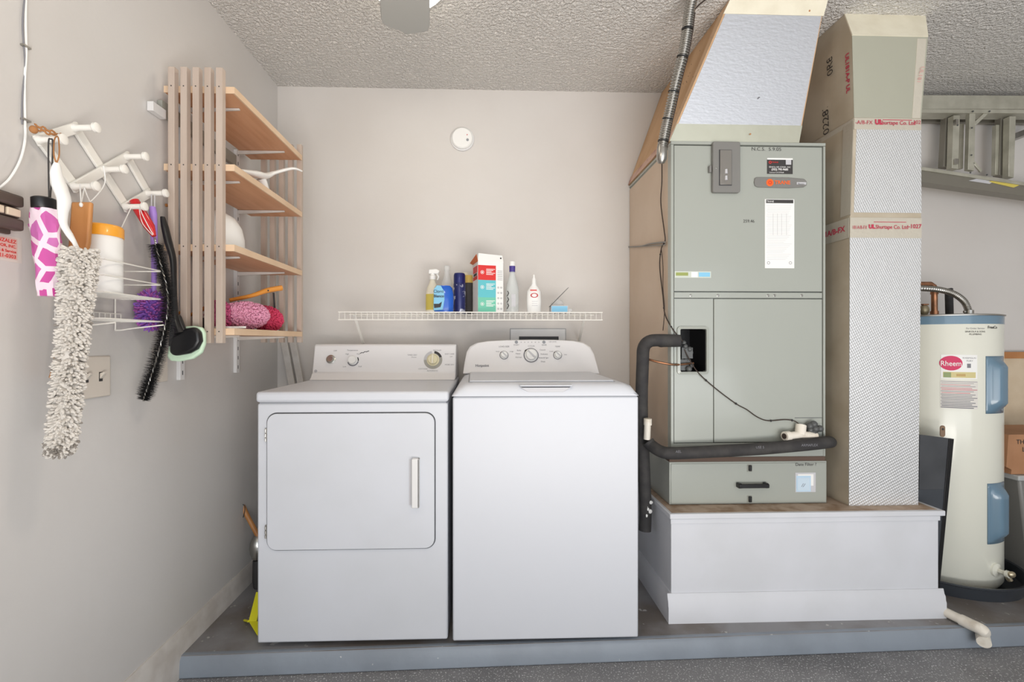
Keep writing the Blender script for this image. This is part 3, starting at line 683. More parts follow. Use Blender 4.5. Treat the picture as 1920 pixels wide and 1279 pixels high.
# plush dusters & wooden brushes on bottom board
z4 = ZS[3]
c = Vector((PY(457, 590, 1.80).x, 1.80, z4 + .055))
t = thing('chenille_mitt', 'light pink chenille mitt heaped on the lowest board', 'duster', (c.x, c.y, z4))
mb = MB(); Mr = Matrix.Rotation(math.radians(-12), 4, 'Y'); mb.ball(c, .07, .12, .045, Mr); fluff(mb, c, (.072, .12, .046), 1700, .010, .0032, Mr); obj('chenille_pile', mb, M_pink, t)
c = Vector((PY(409, 585, 1.66).x, 1.67, z4 + .05))
t = thing('chenille_mitt', 'rose pink chenille mitt behind the slats, nearest the camera end', 'duster', (c.x, c.y, z4))
mb = MB(); mb.ball(c, .025, .06, .045); fluff(mb, c, (.027, .06, .046), 600, .010, .003); obj('chenille_pile', mb, M_dpink, t)
c = Vector((PY(498, 585, 2.0).x, 2.01, z4 + .055))
t = thing('chenille_mitt', 'deep raspberry pink chenille mitt at the far end of the lowest board', 'duster', (c.x, c.y, z4))
mb = MB(); Mr = Matrix.Rotation(math.radians(20), 4, 'Y'); mb.ball(c, .055, .07, .046, Mr); fluff(mb, c, (.057, .07, .047), 1000, .010, .0032, Mr); obj('chenille_pile', mb, M_pinkr, t)
t = thing('wooden_spoon_handle', 'orange wooden brush with a long flat handle lying over the pink mitts', 'brush', (-.87, 1.95, z4))
a = [PY(430, 563, 1.80), PY(470, 555, 1.84), PY(500, 545, 1.88), PY(528, 540, 1.92)]
pth = smooth(a, 4); h = obj('handle', MB().tube(pth, lerpr([.009, .010, .013, .014], len(pth)), 10, flat=.8), M_orwood, t)
p = PY(503, 545, 1.865); obj('hang_hole', disc(MB(), p, .003, .002, Vector((0, -1, 0)), 10), M_inkd, h)
t = thing('wooden_brush', 'orange wooden brush with an open loop handle behind the slats', 'brush', (PY(360, 590, 1.62).x, 1.62, z4))
a = [PY(343, 597, 1.62), PY(362, 588, 1.625), PY(385, 578, 1.63)]
obj('handle', MB().tube(a, [.012, .010, .014], 10, flat=.5), M_orwood, t)
rp = [PY(341 + 9 * math.cos(t_), 594 + 9 * math.sin(t_), 1.62) for t_ in [2 * math.pi * k / 14 for k in range(15)]]
obj('loop', MB().tube(rp, .0045, 8), M_orwood, t)
obj('bristle_head', MB().box(a[2].x - .03, a[2].x + .01, 1.62, 1.65, z4 + .001, z4 + .04), M_inkd, t, bevel=.004)
p0, p1 = PY(402, 611, 1.575), PY(450, 607, 1.60)
tag(obj('folded_paper', MB().slab([(p0.x, 1.575, z4 + .001), (p1.x - .02, 1.57, z4 + .001), (p1.x, 1.64, z4 + .004), (p0.x, 1.66, z4 + .004)], (0, 0, .007)), M_white),
    'thin white folded paper at the front of the lowest board', 'paper')
p = PY(517, 590, 2.09); tag(obj('dark_stick', MB().tube([PY(513, 549, 2.09), PY(518, 616, 2.09)], .004, 8), M_inkd), 'thin dark stick standing upright at the far slats', 'stick')
# trim planks leaning in the corner
for k, (a, b, w, lab) in enumerate((((532, 640), (548, 728), .030, 'thin white trim strip leaning in the corner, nearer the left wall'), ((548, 640), (565, 728), .030, 'thin white trim strip leaning in the corner, nearer the dryer console'))):
    p = PY(a[0], a[1], 2.39); q = PY(b[0], b[1], 2.385); d = (q - p).normalized(); 
    top = p - d * .02; bot = top + d * ((top.z - .001) / -d.z)
    tag(obj('trim_strip', MB().slab([top + Vector((-.016, 0, 0)), top + Vector((.016, 0, 0)), bot + Vector((.016, 0, 0)), bot + Vector((-.016, 0, 0))], (0, .010, 0)), M_trimw, bevel=.001), lab, 'trim strip', 'trim strips in the corner')

# ================================================================ LEFT WALL: PEG RACK
XR = XL + .012
R_ = thing('accordion_peg_rack', 'white wooden accordion peg rack stretched in a zigzag on the left wall', 'coat rack', PX(190, 330, XL))
jp = {1: (72, 262), 2: (138, 240), 3: (194, 318), 4: (236, 294), 5: (138, 350), 6: (276, 363), 7: (234, 388)}
def J(k, x=XR): return PX(jp[k][0], jp[k][1], x)
def bar(a, b, x):
    p, q = J(a, x), J(b, x); d = (q - p).normalized(); n_ = Vector((1, 0, 0)).cross(d).normalized() * .0125
    p = p - d * .012; q = q + d * .012
    obj('lattice_bar', MB().slab([p - n_, q - n_, q + n_, p + n_], (.008, 0, 0)), M_wirew, R_, bevel=.0015)
for a, b in ((1, 2), (5, 4), (7, 6)): bar(a, b, XR + .0)
for a, b in ((1, 5), (2, 7), (4, 6)): bar(a, b, XR - .0095)
for k, hp in ((1, (115, 269)), (2, (174, 241)), (3, (222, 322)), (4, (267, 294)), (5, (172, 350)), (6, (304, 362)), (7, (264, 391))):
    p = J(k, XR + .006); e = p + Vector((.062, 0, .002)); d = e - p
    mb = MB(); mb.tube([p, p + d * .12, p + d * .2, p + d * .78, p + d * .86, p + d * .97, e], [.0105, .0105, .0075, .0078, .0125, .0125, .009], 16); obj('peg', mb, M_wirew, R_)
    q = p + Vector((.004, 0, .0)); 
for pxy in ((123, 243), (151, 252), (183, 300), (230, 297), (248, 306), (270, 352), (241, 378)):
    p = PX(pxy[0], pxy[1], XR + .0082); obj('screw', disc(MB(), p, .003, .0008, Vector((1, 0, 0)), 8), M_ink, R_)
p1, p5, p7, p6, p2 = (J(k, XR + .045) for k in (1, 5, 7, 6, 2))
# twine bundle on peg 1
t = thing('twine_loop', 'loop of brown twine wrapped over the first peg', 'twine', p1 + Vector((0, 0, .01)))
a = smooth([PX(62, 240, XR + .03), PX(78, 245, XR + .035), PX(95, 252, XR + .04), PX(112, 258, XR + .04)], 5)
for off in (0, .004, .008): obj('strand', MB().tube([v + Vector((0, off * .4, off + .003 * math.sin(i * 1.3 + off * 900))) for i, v in enumerate(a)], .0022, 6), M_twine, t)
obj('knot', MB().ball(PX(63, 243, XR + .03), .008, .008, .009), M_twine, t)
# umbrella
uy = 1.095
t = thing('folded_umbrella', 'short folded umbrella in magenta and pale pink leaf print hanging by a cord', 'umbrella', PY(90, 562, uy))
def up_(px, py): return PY(px, py, uy)
spine = [up_(85, 393), up_(86, 420), up_(88, 450), up_(90, 480), up_(93, 510), up_(94, 535), up_(96, 556)]
pth = smooth(spine, 5); rs = lerpr([.027, .027, .0275, .027, .026, .025, .024], len(pth))
mb = MB(); seg = 26; vs = []
for i, p in enumerate(pth):
    for k in range(seg):
        a = 2 * math.pi * k / seg; r = rs[i] * (1 + .07 * math.sin(a * 5 + i * .25) + .04 * math.sin(a * 9 - i * .4))
        vs.append(p + Vector((math.cos(a) * r, math.sin(a) * r * .8, 0)))
mb.add(vs, [(i * seg + k, i * seg + (k + 1) % seg, (i + 1) * seg + (k + 1) % seg, (i + 1) * seg + k) for i in range(len(pth) - 1) for k in range(seg)] + [tuple(range(seg)), tuple((len(pth) - 1) * seg + k for k in range(seg - 1, -1, -1))])
can = obj('folded_canopy', mb, M_leaf, t)
mb = MB(); a = up_(84, 372); b = up_(85, 394)
mb.tube([a, a + (b - a) * .12, a + (b - a) * .9, b], [.022, .027, .027, .025], 22, flat=.8); obj('handle_cap', mb, M_black, t)
hk = PY(92, 268, 1.09)
obj('wrist_cord', MB().tube(smooth([up_(92, 375), PY(91, 320, uy), PY(91, 266, uy), PY(95, 261, uy + .004), PY(99, 268, uy + .01), PY(97, 330, uy + .01), PY(94, 375, uy + .005)], 4), .0016, 6), M_inkd, t)
mb = MB(); mb.slab([up_(58, 418), up_(52, 420), up_(58, 440), up_(64, 452)], (.0, .006, 0)); obj('fabric_flap', mb, M_leaf, t)
# white long duster with chenille sleeve
dyy = 1.05
def dp_(px, py, y=dyy): return PY(px, py, y)
t = thing('chenille_wand_duster', 'long flexible duster with a grubby white chenille sleeve and white handle', 'duster', dp_(112, 862))
pth = smooth([dp_(107, 306), dp_(106, 325), dp_(112, 350), dp_(120, 375), dp_(118, 398), dp_(119, 420), dp_(130, 440), dp_(140, 456), dp_(146, 470)], 6)
obj('handle', MB().tube(pth, lerpr([.006, .014, .018, .016, .012, .0095, .009, .006, .006], len(pth)), 14, flat=.6), M_white, t)
for s_ in (-1, 1): obj('hanging_twine', MB().tube(smooth([dp_(106, 306), dp_(106 + 5 * s_, 290), PY(106 + 4 * s_, 262, 1.09), PY(107, 255, 1.10)], 4), .0015, 6), M_twine, t)
sp = smooth([dp_(150, 468), dp_(147, 500), dp_(143, 550), dp_(139, 600), dp_(133, 660), dp_(127, 720), dp_(121, 780), dp_(115, 830), dp_(110, 850)], 8)
srx = lerpr([.028, .031, .026, .024, .023, .023, .022, .021, .012], len(sp))
core = MB(); core.tube(sp, [r * .8 for r in srx], 14, flat=.8)
for i in range(3000):
    u = random.random() * (len(sp) - 1.001); k = int(u); p = sp[k].lerp(sp[k + 1], u - k); r = srx[k] * .78
    a = random.uniform(0, 2 * math.pi); d = Vector((math.cos(a), math.sin(a) * .8, 0))
    nd = (d + Vector((random.uniform(-.5, .5), random.uniform(-.5, .5), random.uniform(-1.0, .25)))).normalized()
    core.mi = 1 if (u / len(sp) > .86 and random.random() < .55) or random.random() < .04 else 0
    core.nub(p + d * r, nd, .015 * random.uniform(.7, 1.2), .0034)
core.mi = 0
obj('chenille_sleeve', core, [M_chen, M_chend], t)
# wooden back-scratcher stick
t = thing('wooden_shoehorn', 'brown varnished wooden paddle hung by white string behind the chenille duster', 'paddle', PY(100, 710, 1.15))
a = [PY(151, 378, 1.16), PY(146, 455, 1.16), PY(128, 560, 1.155), PY(103, 690, 1.15), PY(98, 710, 1.15)]
w = [.0235, .024, .014, .010, .012]
mb = MB(); f = [p + Vector((-ww, 0, 0)) for p, ww in zip(a, w)] + [p + Vector((ww, 0, 0)) for p, ww in zip(a[::-1], w[::-1])]
obj('paddle_blade', mb.slab(f, (0, .012, 0)), M_brwood, t, bevel=.004)
pg = PX(160, 345, XR + .045); hl = PY(152, 384, 1.158)
obj('white_string', MB().tube([hl, PX(150, 345, XR + .04)], .0014, 6).tube([hl, PX(158, 352, XR + .04)], .0014, 6), M_white, t)
obj('string_knot', MB().ball(hl, .004, .004, .006), M_white, t)
p3 = J(3, XR + .045)
tag(obj('white_string', MB().tube(smooth([p3 + Vector((0, 0, .010)), PX(196, 345, XR + .045), PX(172, 376, XR + .045), PX(166, 372, XR + .045), PX(158, 352, XR + .045)], 5), .0014, 6), M_white), 'slack white string strung between the third and fifth pegs', 'string')
# ---- hanging wire caddy
cy0, cy1, cxa, cxb = 1.178, 1.385, XL + .010, -.95
C = thing('wire_caddy', 'white two-tier wire caddy hanging on the left wall with a canister in it', 'wire basket', (-1.0, 1.27, 1.13))
mb = MB(); zt_, zm, zf, zl = 1.310, 1.270, 1.228, 1.162
for z in (zt_, zm, zf, zl):
    mb.wire([(cxa, cy0, z), (cxb, cy0, z), (cxb, cy1 - .01, z), (cxb - .006, cy1, z), (cxa, cy1, z), (cxa, cy0, z)], .0019, 6)
for k in range(8):
    x = cxa + (cxb - cxa) * k / 8
    mb.wire([(x, cy0, zf), (x, cy1, zf)], .0012, 5)
for k in range(12):
    y = cy0 + (cy1 - cy0) * k / 11
    mb.wire([(cxa, y, zl - .002), (cxa, y, zl + .022)], .0012, 5); mb.wire([(cxa, y, zl), (cxb, y, zl)], .0011, 5)
mb.wire([(cxa, cy0, zl + .022), (cxa, cy1, zl + .022)], .0016)
obj('basket_wires', mb, M_wirew, C)
for y in (cy0 + .01, cy1 - .02):
    q = (cxa + .002, y, 1.40)
    obj('upright_wire', MB().wire(smooth([q, (cxa, y, 1.25), (cxa, y, 1.15), (cxa + .004, y, 1.136), (cxa + .05, y + .004, 1.142), (cxb + .01, y + .01, 1.152)], 4), .0020), M_wirew, C)
hp = PX(247, 392, XR + .03)
obj('hanging_cord', MB().wire([hp + Vector((0, 0, .008)), (cxa + .002, cy1 - .02, 1.40)], .0014), M_wirew, C)
cc = Vector((-.998, 1.235, zf + .0025))
t = thing('wipes_canister', 'tall white plastic canister with an orange lid standing in the wire caddy', 'canister', cc)
M = Matrix.Translation(cc)
obj('canister_body', MB().lathe([(.039, 0), (.0405, .003), (.0405, .148), (.039, .150)], M, 32), M_white, t)
obj('lid', MB().lathe([(.0425, .146), (.0425, .170), (.040, .174), (.038, .176), (.0001, .176)], M, 32), M_orange, t)
# dryer vent brush, red handle
by = 1.405
t = thing('vent_brush', 'long twisted-wire brush with black bristles and a red handle', 'brush', PY(270, 752, by))
a = [PY(252, 377, by), PY(262, 395, by), PY(280, 425, by), PY(289, 443, by)]
obj('handle', MB().tube([a[0] + (a[0] - a[1]) * .1] + a, [.008, .013, .0155, .0145, .006], 14), M_redp, t)
sp = smooth([PY(290, 446, by), PY(293, 462, by), PY(303, 500, by), PY(313, 540, by), PY(315, 580, by), PY(308, 620, by), PY(298, 660, by), PY(286, 700, by), PY(276, 730, by), PY(269, 752, by)], 14)
mb = MB()
for ph in (0, math.pi): mb.tube([p + Vector((.0018 * math.cos(i * .9 + ph), .0018 * math.sin(i * .9 + ph), 0)) for i, p in enumerate(sp)], .0017, 5)
obj('twisted_wire', mb, M_zinc, t)
mb = MB(); n = len(sp); 
for i in range(12, n - 3):
    for sub in range(2):
        p = sp[i].lerp(sp[i + 1], sub / 2); d = (sp[i + 1] - sp[i - 1]).normalized(); x = d.cross(Vector((0, 1, 0))).normalized(); y = d.cross(x)
        rr_ = .027 if i < n - 8 else .020
        for k in range(16):
            aa = 2 * math.pi * k / 16 + i * .42 + sub * .21; e = x * math.cos(aa) + y * math.sin(aa)
            if e.y < -.86: continue
            q = p + e * rr_ * random.uniform(.88, 1.05) + d * random.uniform(-.002, .002); sd = d * .00085; cr_ = e.cross(d).normalized() * .00085
            mb.add([p + sd, p - sd, p + cr_, q], [(0, 1, 3), (1, 2, 3), (2, 0, 3)])
obj('bristles', mb, M_bris, t, kind='stuff')
obj('hanging_string', MB().tube(smooth([PY(286, 441, by - .015), PY(268, 420, by - .015), PY(262, 398, by - .014), PX(262, 385, XR + .05), PY(266, 400, by - .016), PY(276, 420, by - .016), PY(287, 440, by - .015)], 4), .0011, 5), M_white, t)
# purple duster
py_ = 1.45
t = thing('purple_duster', 'fluffy purple duster with a lilac handle hanging behind the black brush', 'duster', PY(285, 615, py_))
obj('handle', MB().tube([PY(286, 388, py_), PY(287, 400, py_), PY(290, 470, py_), PY(288, 560, py_)], [.008, .0105, .009, .006], 14), M_purp, t)
mb = MB(); c = PY(284, 582, py_); mb.ball(c, .030, .022, .048); fluff(mb, c, (.031, .024, .05), 500, .018, .0028, None, .5, 2); obj('fluffy_head', mb, [M_purpf, M_mag], t)
obj('clear_hanger', MB().tube([PY(290, 388, py_), PX(290, 366, XR + .04)], .0016, 6).tube([PY(284, 388, py_), PX(284, 364, XR + .035)], .0016, 6), M_lgrey, t)
# black scrubber with mint pad
ky = 1.475
t = thing('pad_scrubber', 'black long-handled scrubber with a mint green rounded pad', 'scrubber', PY(345, 675, ky))
pth = smooth([PY(305, 407, ky), PY(309, 425, ky), PY(316, 455, ky), PY(324, 485, ky), PY(326, 520, ky), PY(327, 560, ky), PY(330, 600, ky), PY(338, 625, ky)], 6)
obj('handle', MB().tube(pth, lerpr([.008, .013, .014, .012, .010, .010, .012, .020], len(pth)), 14, flat=.7), M_black, t)
mb = MB(); mb.slab([PY(322, 590, ky), PY(334, 590, ky), PY(352, 636, ky), PY(345, 650, ky), PY(314, 650, ky), PY(316, 625, ky)], (0, .018, 0)); obj('neck', mb, M_black, t, bevel=.005)
hd = [(316, 640), (322, 630), (345, 616), (362, 613), (372, 622), (374, 640), (366, 655), (352, 663), (325, 668), (316, 662)]
obj('head_shell', MB().slab([PY(a_, b_, ky - .002) for a_, b_ in hd], (0, .026, 0)), M_black, t, bevel=.009, bseg=3)
pd = [(316, 640), (314, 655), (312, 668), (318, 677), (335, 678), (360, 673), (376, 662), (382, 645), (382, 625), (377, 614), (362, 611), (345, 612)]
obj('mint_pad', MB().slab([PY(a_, b_, ky + .022) for a_, b_ in pd], (0, .018, 0)), M_mint, t, bevel=.006, bseg=3)
# hook screw
p = PX(310, 385, XL); tag(obj('cup_hook', MB().tube([p, p + Vector((.012, 0, 0)), p + Vector((.018, 0, -.006))], .003, 8).ball(p + Vector((.004, 0, 0)), .004, .006, .006), M_brwood), 'small brass-coloured hook screwed in beside the last peg', 'hook')
# switch plate
def plate(name, label, cat, pxs, m=M_plate):
    a = [PX(x_, y_, XL) for x_, y_ in pxs]; ys = [p.y for p in a]; zs_ = [p.z for p in a]
    return min(ys), max(ys), min(zs_), max(zs_)
pa = PX(204, 742, XL); pb = PX(204, 672, XL); y1 = pa.y; y0 = y1 - .162; z0 = pa.z; z1 = pa.z + .115
t = thing('light_switch_plate', 'ivory three-gang light switch plate partly behind the chenille duster', 'light switch', (XL, (y0 + y1) / 2, z0))
obj('cover_plate', MB().box(XL, XL + .006, y0, y1, z0, z1), M_plate, t, bevel=.003)
for k in range(3):
    y = y1 - .035 - k * .046; zc = (z0 + z1) / 2
    obj('toggle_slot', MB().box(XL + .0058, XL + .0066, y - .006, y + .006, zc - .013, zc + .013), M_inkd, t)
    obj('toggle', MB().slab([(XL + .0065, y - .0045, zc - .006), (XL + .0065, y - .0045, zc + .010), (XL + .018, y - .0035, zc + .014), (XL + .018, y - .0035, zc + .008)], (0, .009, 0)), M_plate, t, bevel=.001)
    for s_ in (-1, 1): obj('plate_screw', disc(MB(), Vector((XL + .006, y, zc + s_ * .038)), .003, .0008, Vector((1, 0, 0)), 10), M_ink, t)
pp = PX(312, 715, XL); t = thing('outlet_plate', 'plain light blank wall plate on the left wall below the scrubber', 'wall plate', (XL, pp.y - .035, pp.z))
obj('cover_plate', MB().box(XL, XL + .005, pp.y - .07, pp.y, pp.z, pp.z + .115), M_plate, t, bevel=.002)
for s_ in (.035, .08): obj('plate_screw', disc(MB(), Vector((XL + .005, pp.y - .035, pp.z + s_)), .003, .0008, Vector((1, 0, 0)), 10), M_ink, t)
# door opener control
a = PX(40, 360, XL + .02); b = PX(38, 444, XL + .02)
yb_ = a.y - .008; ya_ = yb_ - .075; zt_ = a.z - .010; zb_ = b.z - .010
t = thing('opener_control', 'dark brown ribbed wall control box with two beige buttons', 'wall control', (XL, (ya_ + yb_) / 2, zb_))
obj('back_plate', MB().box(XL, XL + .012, ya_, yb_ - .006, zb_ + .012, zt_ + .004), M_brown, t, bevel=.003)
for z_ in (.72, .20): 
    zz = zb_ + (zt_ - zb_) * z_; obj('raised_band', MB().box(XL + .010, XL + .034, ya_ - .002, yb_ + .002, zz - .0, zz + .026 ), M_brown, t, bevel=.005)
zz = zb_ + (zt_ - zb_) * .47
obj('button_panel', MB().box(XL + .010, XL + .026, ya_, yb_ - .001, zz, zz + .024), M_brown, t, bevel=.003)
for (u0, u1) in ((.05, .48), (.56, .96)): obj('button', MB().box(XL + .024, XL + .031, ya_ + (yb_ - ya_) * u0, ya_ + (yb_ - ya_) * u1, zz + .003, zz + .020), M_beige, t, bevel=.002)
obj('screw', disc(MB(), Vector((XL + .012, yb_ - .028, zb_ + .0185)), .004, .002, Vector((1, 0, 0)), 12), M_chrome, t)
obj('top_screw_hole', disc(MB(), Vector((XL + .012, yb_ - .03, zt_ - .004)), .004, .001, Vector((1, 0, 0)), 12), M_inkd, t)
# sticker under it
a = PX(38, 447, XL); b = PX(38, 494, XL)
t = thing('warning_sticker', 'pink sticker with red lettering taped on the left wall under the brown control', 'sticker', (XL, a.y - .05, b.z))
obj('clear_film', MB().box(XL, XL + .0006, a.y - .12, a.y + .003, b.z, a.z), M_stick, t)
obj('pink_paper', MB().box(XL + .0004, XL + .0011, a.y - .12, a.y - .008, b.z + .006, a.z - .004), M_stickp, t)
for k, s in enumerate(('GONZALEZ', 'OVERHEAD DOOR, INC.', 'Sales & Service', '352-521-0303')):
    text('red_lettering', s, (.011, .009, .0085, .0115)[k], M_redb, t, (XL + .0013, a.y - .011, a.z - .012 - k * .0115), (0, 1, 0), (0, 0, 1), align='RIGHT', bold=.0002)
# cable
t = thing('white_cable', 'thin white cable stapled down the left wall to the brown control', 'cable', PX(46, 300, XL))
cp = smooth([PX(50, -270, XL + .004), PX(49, -150, XL + .004), PX(49, -40, XL + .004), PX(48, 40, XL + .004), PX(49, 100, XL + .004), PX(46, 160, XL + .004), PX(47, 228, XL + .004), PX(47, 262, XL + .008), PX(38, 300, XL + .012), PX(18, 335, XL + .012), PX(-6, 356, XL + .010)], 6)
obj('cable_run', MB().tube(cp, .0026, 8), M_white, t)
obj('cable_run', MB().tube([v + Vector((0, -.004 - .003 * math.sin(i * .4), 0)) for i, v in enumerate(cp[:38])], .0015, 6), M_ink, t)
for yy in (88, 226):
    p = PX(47, yy, XL + .002); obj('staple', MB().box(p.x - .002, p.x + .007, p.y - .010, p.y + .008, p.z - .002, p.z + .002), M_zinc, t)

# ================================================================ FLOOR ITEMS LEFT OF DRYER
t = thing('wooden_handled_brush', 'brush with a worn wooden handle leaning between the left wall and dryer', 'brush', PY(482, 1090, 2.13))
Yp = 2.1
obj('handle', MB().tube([PY(449, 938, Yp), PY(452, 945, Yp), PY(466, 972, Yp), PY(484, 1005, Yp)], [.008, .0125, .010, .011], 14), M_brwood, t)
obj('leather_loop', MB().tube(smooth([PY(452, 945, Yp - .014), PY(459, 950, Yp - .016), PY(456, 970, Yp - .014), PY(450, 965, Yp - .014), PY(450, 948, Yp - .014)], 4), .0015, 6), M_inkd, t)
mb = MB(); mb.ball(PY(483, 1028, Yp), .034, .03, .062); obj('chrome_bulb', mb, M_chrome, t)
obj('bristle_head', MB().tube([PY(483, 1050, Yp), PY(486, 1085, Yp), PY(489, 1100, Yp)], [.02, .028, .03], 12), M_inkd, t)
Yd = 1.78
a = [PZ(476, 1112, .06), PZ(466, 1168, 0)]
t = thing('yellow_dustpan', 'bright yellow plastic dustpan tucked beside the dryer', 'dustpan', (-.86, 1.80, 0))
q = [Vector((PY(480, 1110, 1.88).x, 1.88, PY(480, 1110, 1.88).z)), PY(466, 1165, 1.80), PY(482, 1198, 1.74)]
q[1].z = max(q[1].z, .012); q[2].z = max(q[2].z, .006)
obj('back_rim', MB().slab([q[0], q[1], q[1] + Vector((.03, 0, 0)), q[0] + Vector((.03, 0, 0))], (0, .006, -.008)), M_yel, t, bevel=.001)
obj('pan', MB().slab([q[1], q[2], q[2] + Vector((.02, .0, 0)), q[1] + Vector((.035, 0, 0))], (0, .006, -.004)), M_yel, t, bevel=.001)
p = PZ(458, 1163, .003); obj('side_tab', MB().tube([p, q[1]], .004, 6), M_yel, t)

# ================================================================ PLATFORM (WOODEN BASE) UNDER THE AIR HANDLER
bx0, bx1, byf = .735, 1.842, 1.785
P = thing('equipment_plinth', 'white painted boxed plinth with a base moulding under the air handler', 'plinth', ((bx0 + bx1) / 2, 2.1, 0))
obj('plinth_box', MB().box(bx0, bx1 - .02, byf, YB - .02, .0, .405), M_base, P, bevel=.002)
mb = MB(); mb.box(bx0 - .008, bx1 + .0, byf - .010, YB - .016, .405, .426); obj('top_board', mb, [M_base], P, bevel=.003)
mb = MB(); mb.box(bx0 + .004, bx1 - .02, byf + .004, YB - .02, .4245, .4268); obj('bare_top', mb, mat('dusty_plywood', (186, 166, 148), .8, var=(150, 126, 104), vscale=18), P)
mb = MB(); mb.box(bx0 - .003, bx1 - .016, byf - .004, byf, .385, .405); obj('upper_rail', mb, M_base, P, bevel=.001)
pr = [(0, 0), (.017, 0), (.017, .062), (.014, .070), (.013, .085), (.008, .094), (.004, .112), (0, .112)]
mb = MB(); mb.slab([(bx0 - .017, byf - a_, b_) for a_, b_ in pr], (bx1 - bx0 + .034 - .02, 0, 0)); obj('front_moulding', mb, M_base, P)
mb = MB(); mb.slab([(bx0 - a_, byf + .0005, b_) for a_, b_ in pr], (0, YB - byf - .03, 0)); obj('side_moulding', mb, M_base, P)

# ================================================================ AIR HANDLER
ux0, ux1, uy = .778, 1.425, 1.88
uZ0, uZ1 = .622, 1.932
U = thing('air_handler', 'tall grey-green upright air handler cabinet standing on the white plinth', 'air handler', ((ux0 + ux1) / 2, 2.1, .426))
zt2 = PY(1400, 548, uy).z     # bottom of the upper door
hx0, hx1 = PY(1274, 700, uy).x, PY(1323, 700, uy).x; hz0, hz1 = PY(1300, 697, uy).z, PY(1300, 617, uy).z
mb = MB(); yb = uy + .018
mb.box(ux0, hx0, yb, YB - .005, uZ0, uZ1); mb.box(hx1, ux1, yb, YB - .005, uZ0, uZ1); mb.box(hx0, hx1, yb, YB - .005, uZ0, hz0); mb.box(hx0, hx1, yb, YB - .005, hz1, uZ1); mb.box(hx0, hx1, yb + .14, YB - .005, hz0, hz1)
obj('cabinet', mb, M_grey, U)
obj('top_flange', MB().box(ux0 - .006, ux1 + .003, uy - .004, YB - .004, uZ1 - .010, uZ1 + .002), M_grey, U, bevel=.001)
for x0_, x1_ in ((ux0 - .006, ux0 + .006), (ux1 - .006, ux1 + .003)):
    obj('corner_post', MB().box(x0_, x1_, uy - .003, uy + .03, uZ0, uZ1 - .011), M_grey, U, bevel=.0015)
obj('side_panel', MB().box(ux0 - .004, ux0, uy + .03, YB - .005, uZ0, uZ1 - .02), M_side, U, label='tan duct board side')
g = .0035
upd = obj('upper_door', MB().box(ux0 + .009, ux1 - .009, uy, uy + .018, zt2 + g, uZ1 - .014), M_grey, U, bevel=.002)
zr = PY(1400, 559, uy).z
rail = obj('joint_rail', MB().box(ux0 + .009, ux1 - .009, uy, uy + .018, zr, zt2 - .001), M_grey, U, bevel=.0015)
for px_ in (1295, 1346, 1440, 1452, 1503):
    p = PY(px_, 554, uy); obj('screw', disc(disc(MB(), p + Vector((0, .0005, 0)), .0055, .0015, Vector((0, -1, 0)), 14), p, .0035, .003, Vector((0, -1, 0)), 6), M_zinc, rail)
xs = PY(1338, 700, uy).x; zlb = PY(1300, 830, uy).z
mb = MB(); a_, b_, c_, d_ = ux0 + .009, xs - .002, zlb, zr - g
mb.box(a_, hx0, uy, uy + .018, c_, d_); mb.box(hx1, b_, uy, uy + .018, c_, d_); mb.box(hx0, hx1, uy, uy + .018, c_, hz0); mb.box(hx0, hx1, uy, uy + .018, hz1, d_)
lp = obj('coil_panel', mb, M_grey, U)
fr = rrect(hx1 - hx0 + .022, hz1 - hz0 + .022, .014, 5); fi = rrect(hx1 - hx0, hz1 - hz0, .006, 5)
cx_, cz_ = (hx0 + hx1) / 2, (hz0 + hz1) / 2; n = len(fr)
mb = MB(); mb.add([(cx_ + a, uy - .009, cz_ + b) for a, b in fi] + [(cx_ + a, uy - .006, cz_ + b) for a, b in fr] + [(cx_ + a, uy + .001, cz_ + b) for a, b in fr] + [(cx_ + a, uy + .02, cz_ + b) for a, b in fi],
  [(i, (i + 1) % n, n + (i + 1) % n, n + i) for i in range(n)] + [(n + i, n + (i + 1) % n, 2 * n + (i + 1) % n, 2 * n + i) for i in range(n)] + [(3 * n + i, 3 * n + (i + 1) % n, (i + 1) % n, i) for i in range(n)])
obj('port_frame', mb, M_grey, lp, label='raised frame around the pipe opening')
mb = MB(); mb.box(hx0 - .001, hx0 + .001, uy + .002, uy + .15, hz0, hz1); mb.box(hx1 - .001, hx1 + .001, uy + .002, uy + .15, hz0, hz1); mb.box(hx0, hx1, uy + .145, uy + .152, hz0, hz1); mb.box(hx0, hx1, uy + .002, uy + .15, hz0 - .001, hz0 + .001); mb.box(hx0, hx1, uy + .002, uy + .15, hz1 - .001, hz1 + .001)
obj('port_liner', mb, M_black, lp)
mb = MB(); random.seed(3)
mb.box(hx0 + .006, hx0 + .052, uy + .01, uy + .13, hz0 + .004, hz0 + .05); mb.box(hx0 + .010, hx0 + .056, uy + .0, uy + .10, hz0 + .055, hz0 + .10)
for k in range(14): mb.ball((hx0 + random.uniform(.01, .06), uy + random.uniform(.0, .05), hz0 + random.uniform(.01, .12)), random.uniform(.008, .014), seg=8, rings=5)
obj('tar_tape_wrap', mb, M_dgrey, lp)
lw = obj('lower_door', MB().box(xs + .002, ux1 - .009, uy, uy + .018, zlb, zr - g), M_grey, U, bevel=.002)
p = PY(1490, 784, uy); obj('small_seam', MB().box(p.x, ux1 - .01, uy - .0006, uy, p.z, p.z + .002), M_gap, lw)
obj('bottom_rail', MB().box(ux0 - .004, ux1 + .003, uy - .001, uy + .02, uZ0, zlb - .003), M_grey, U, bevel=.001)
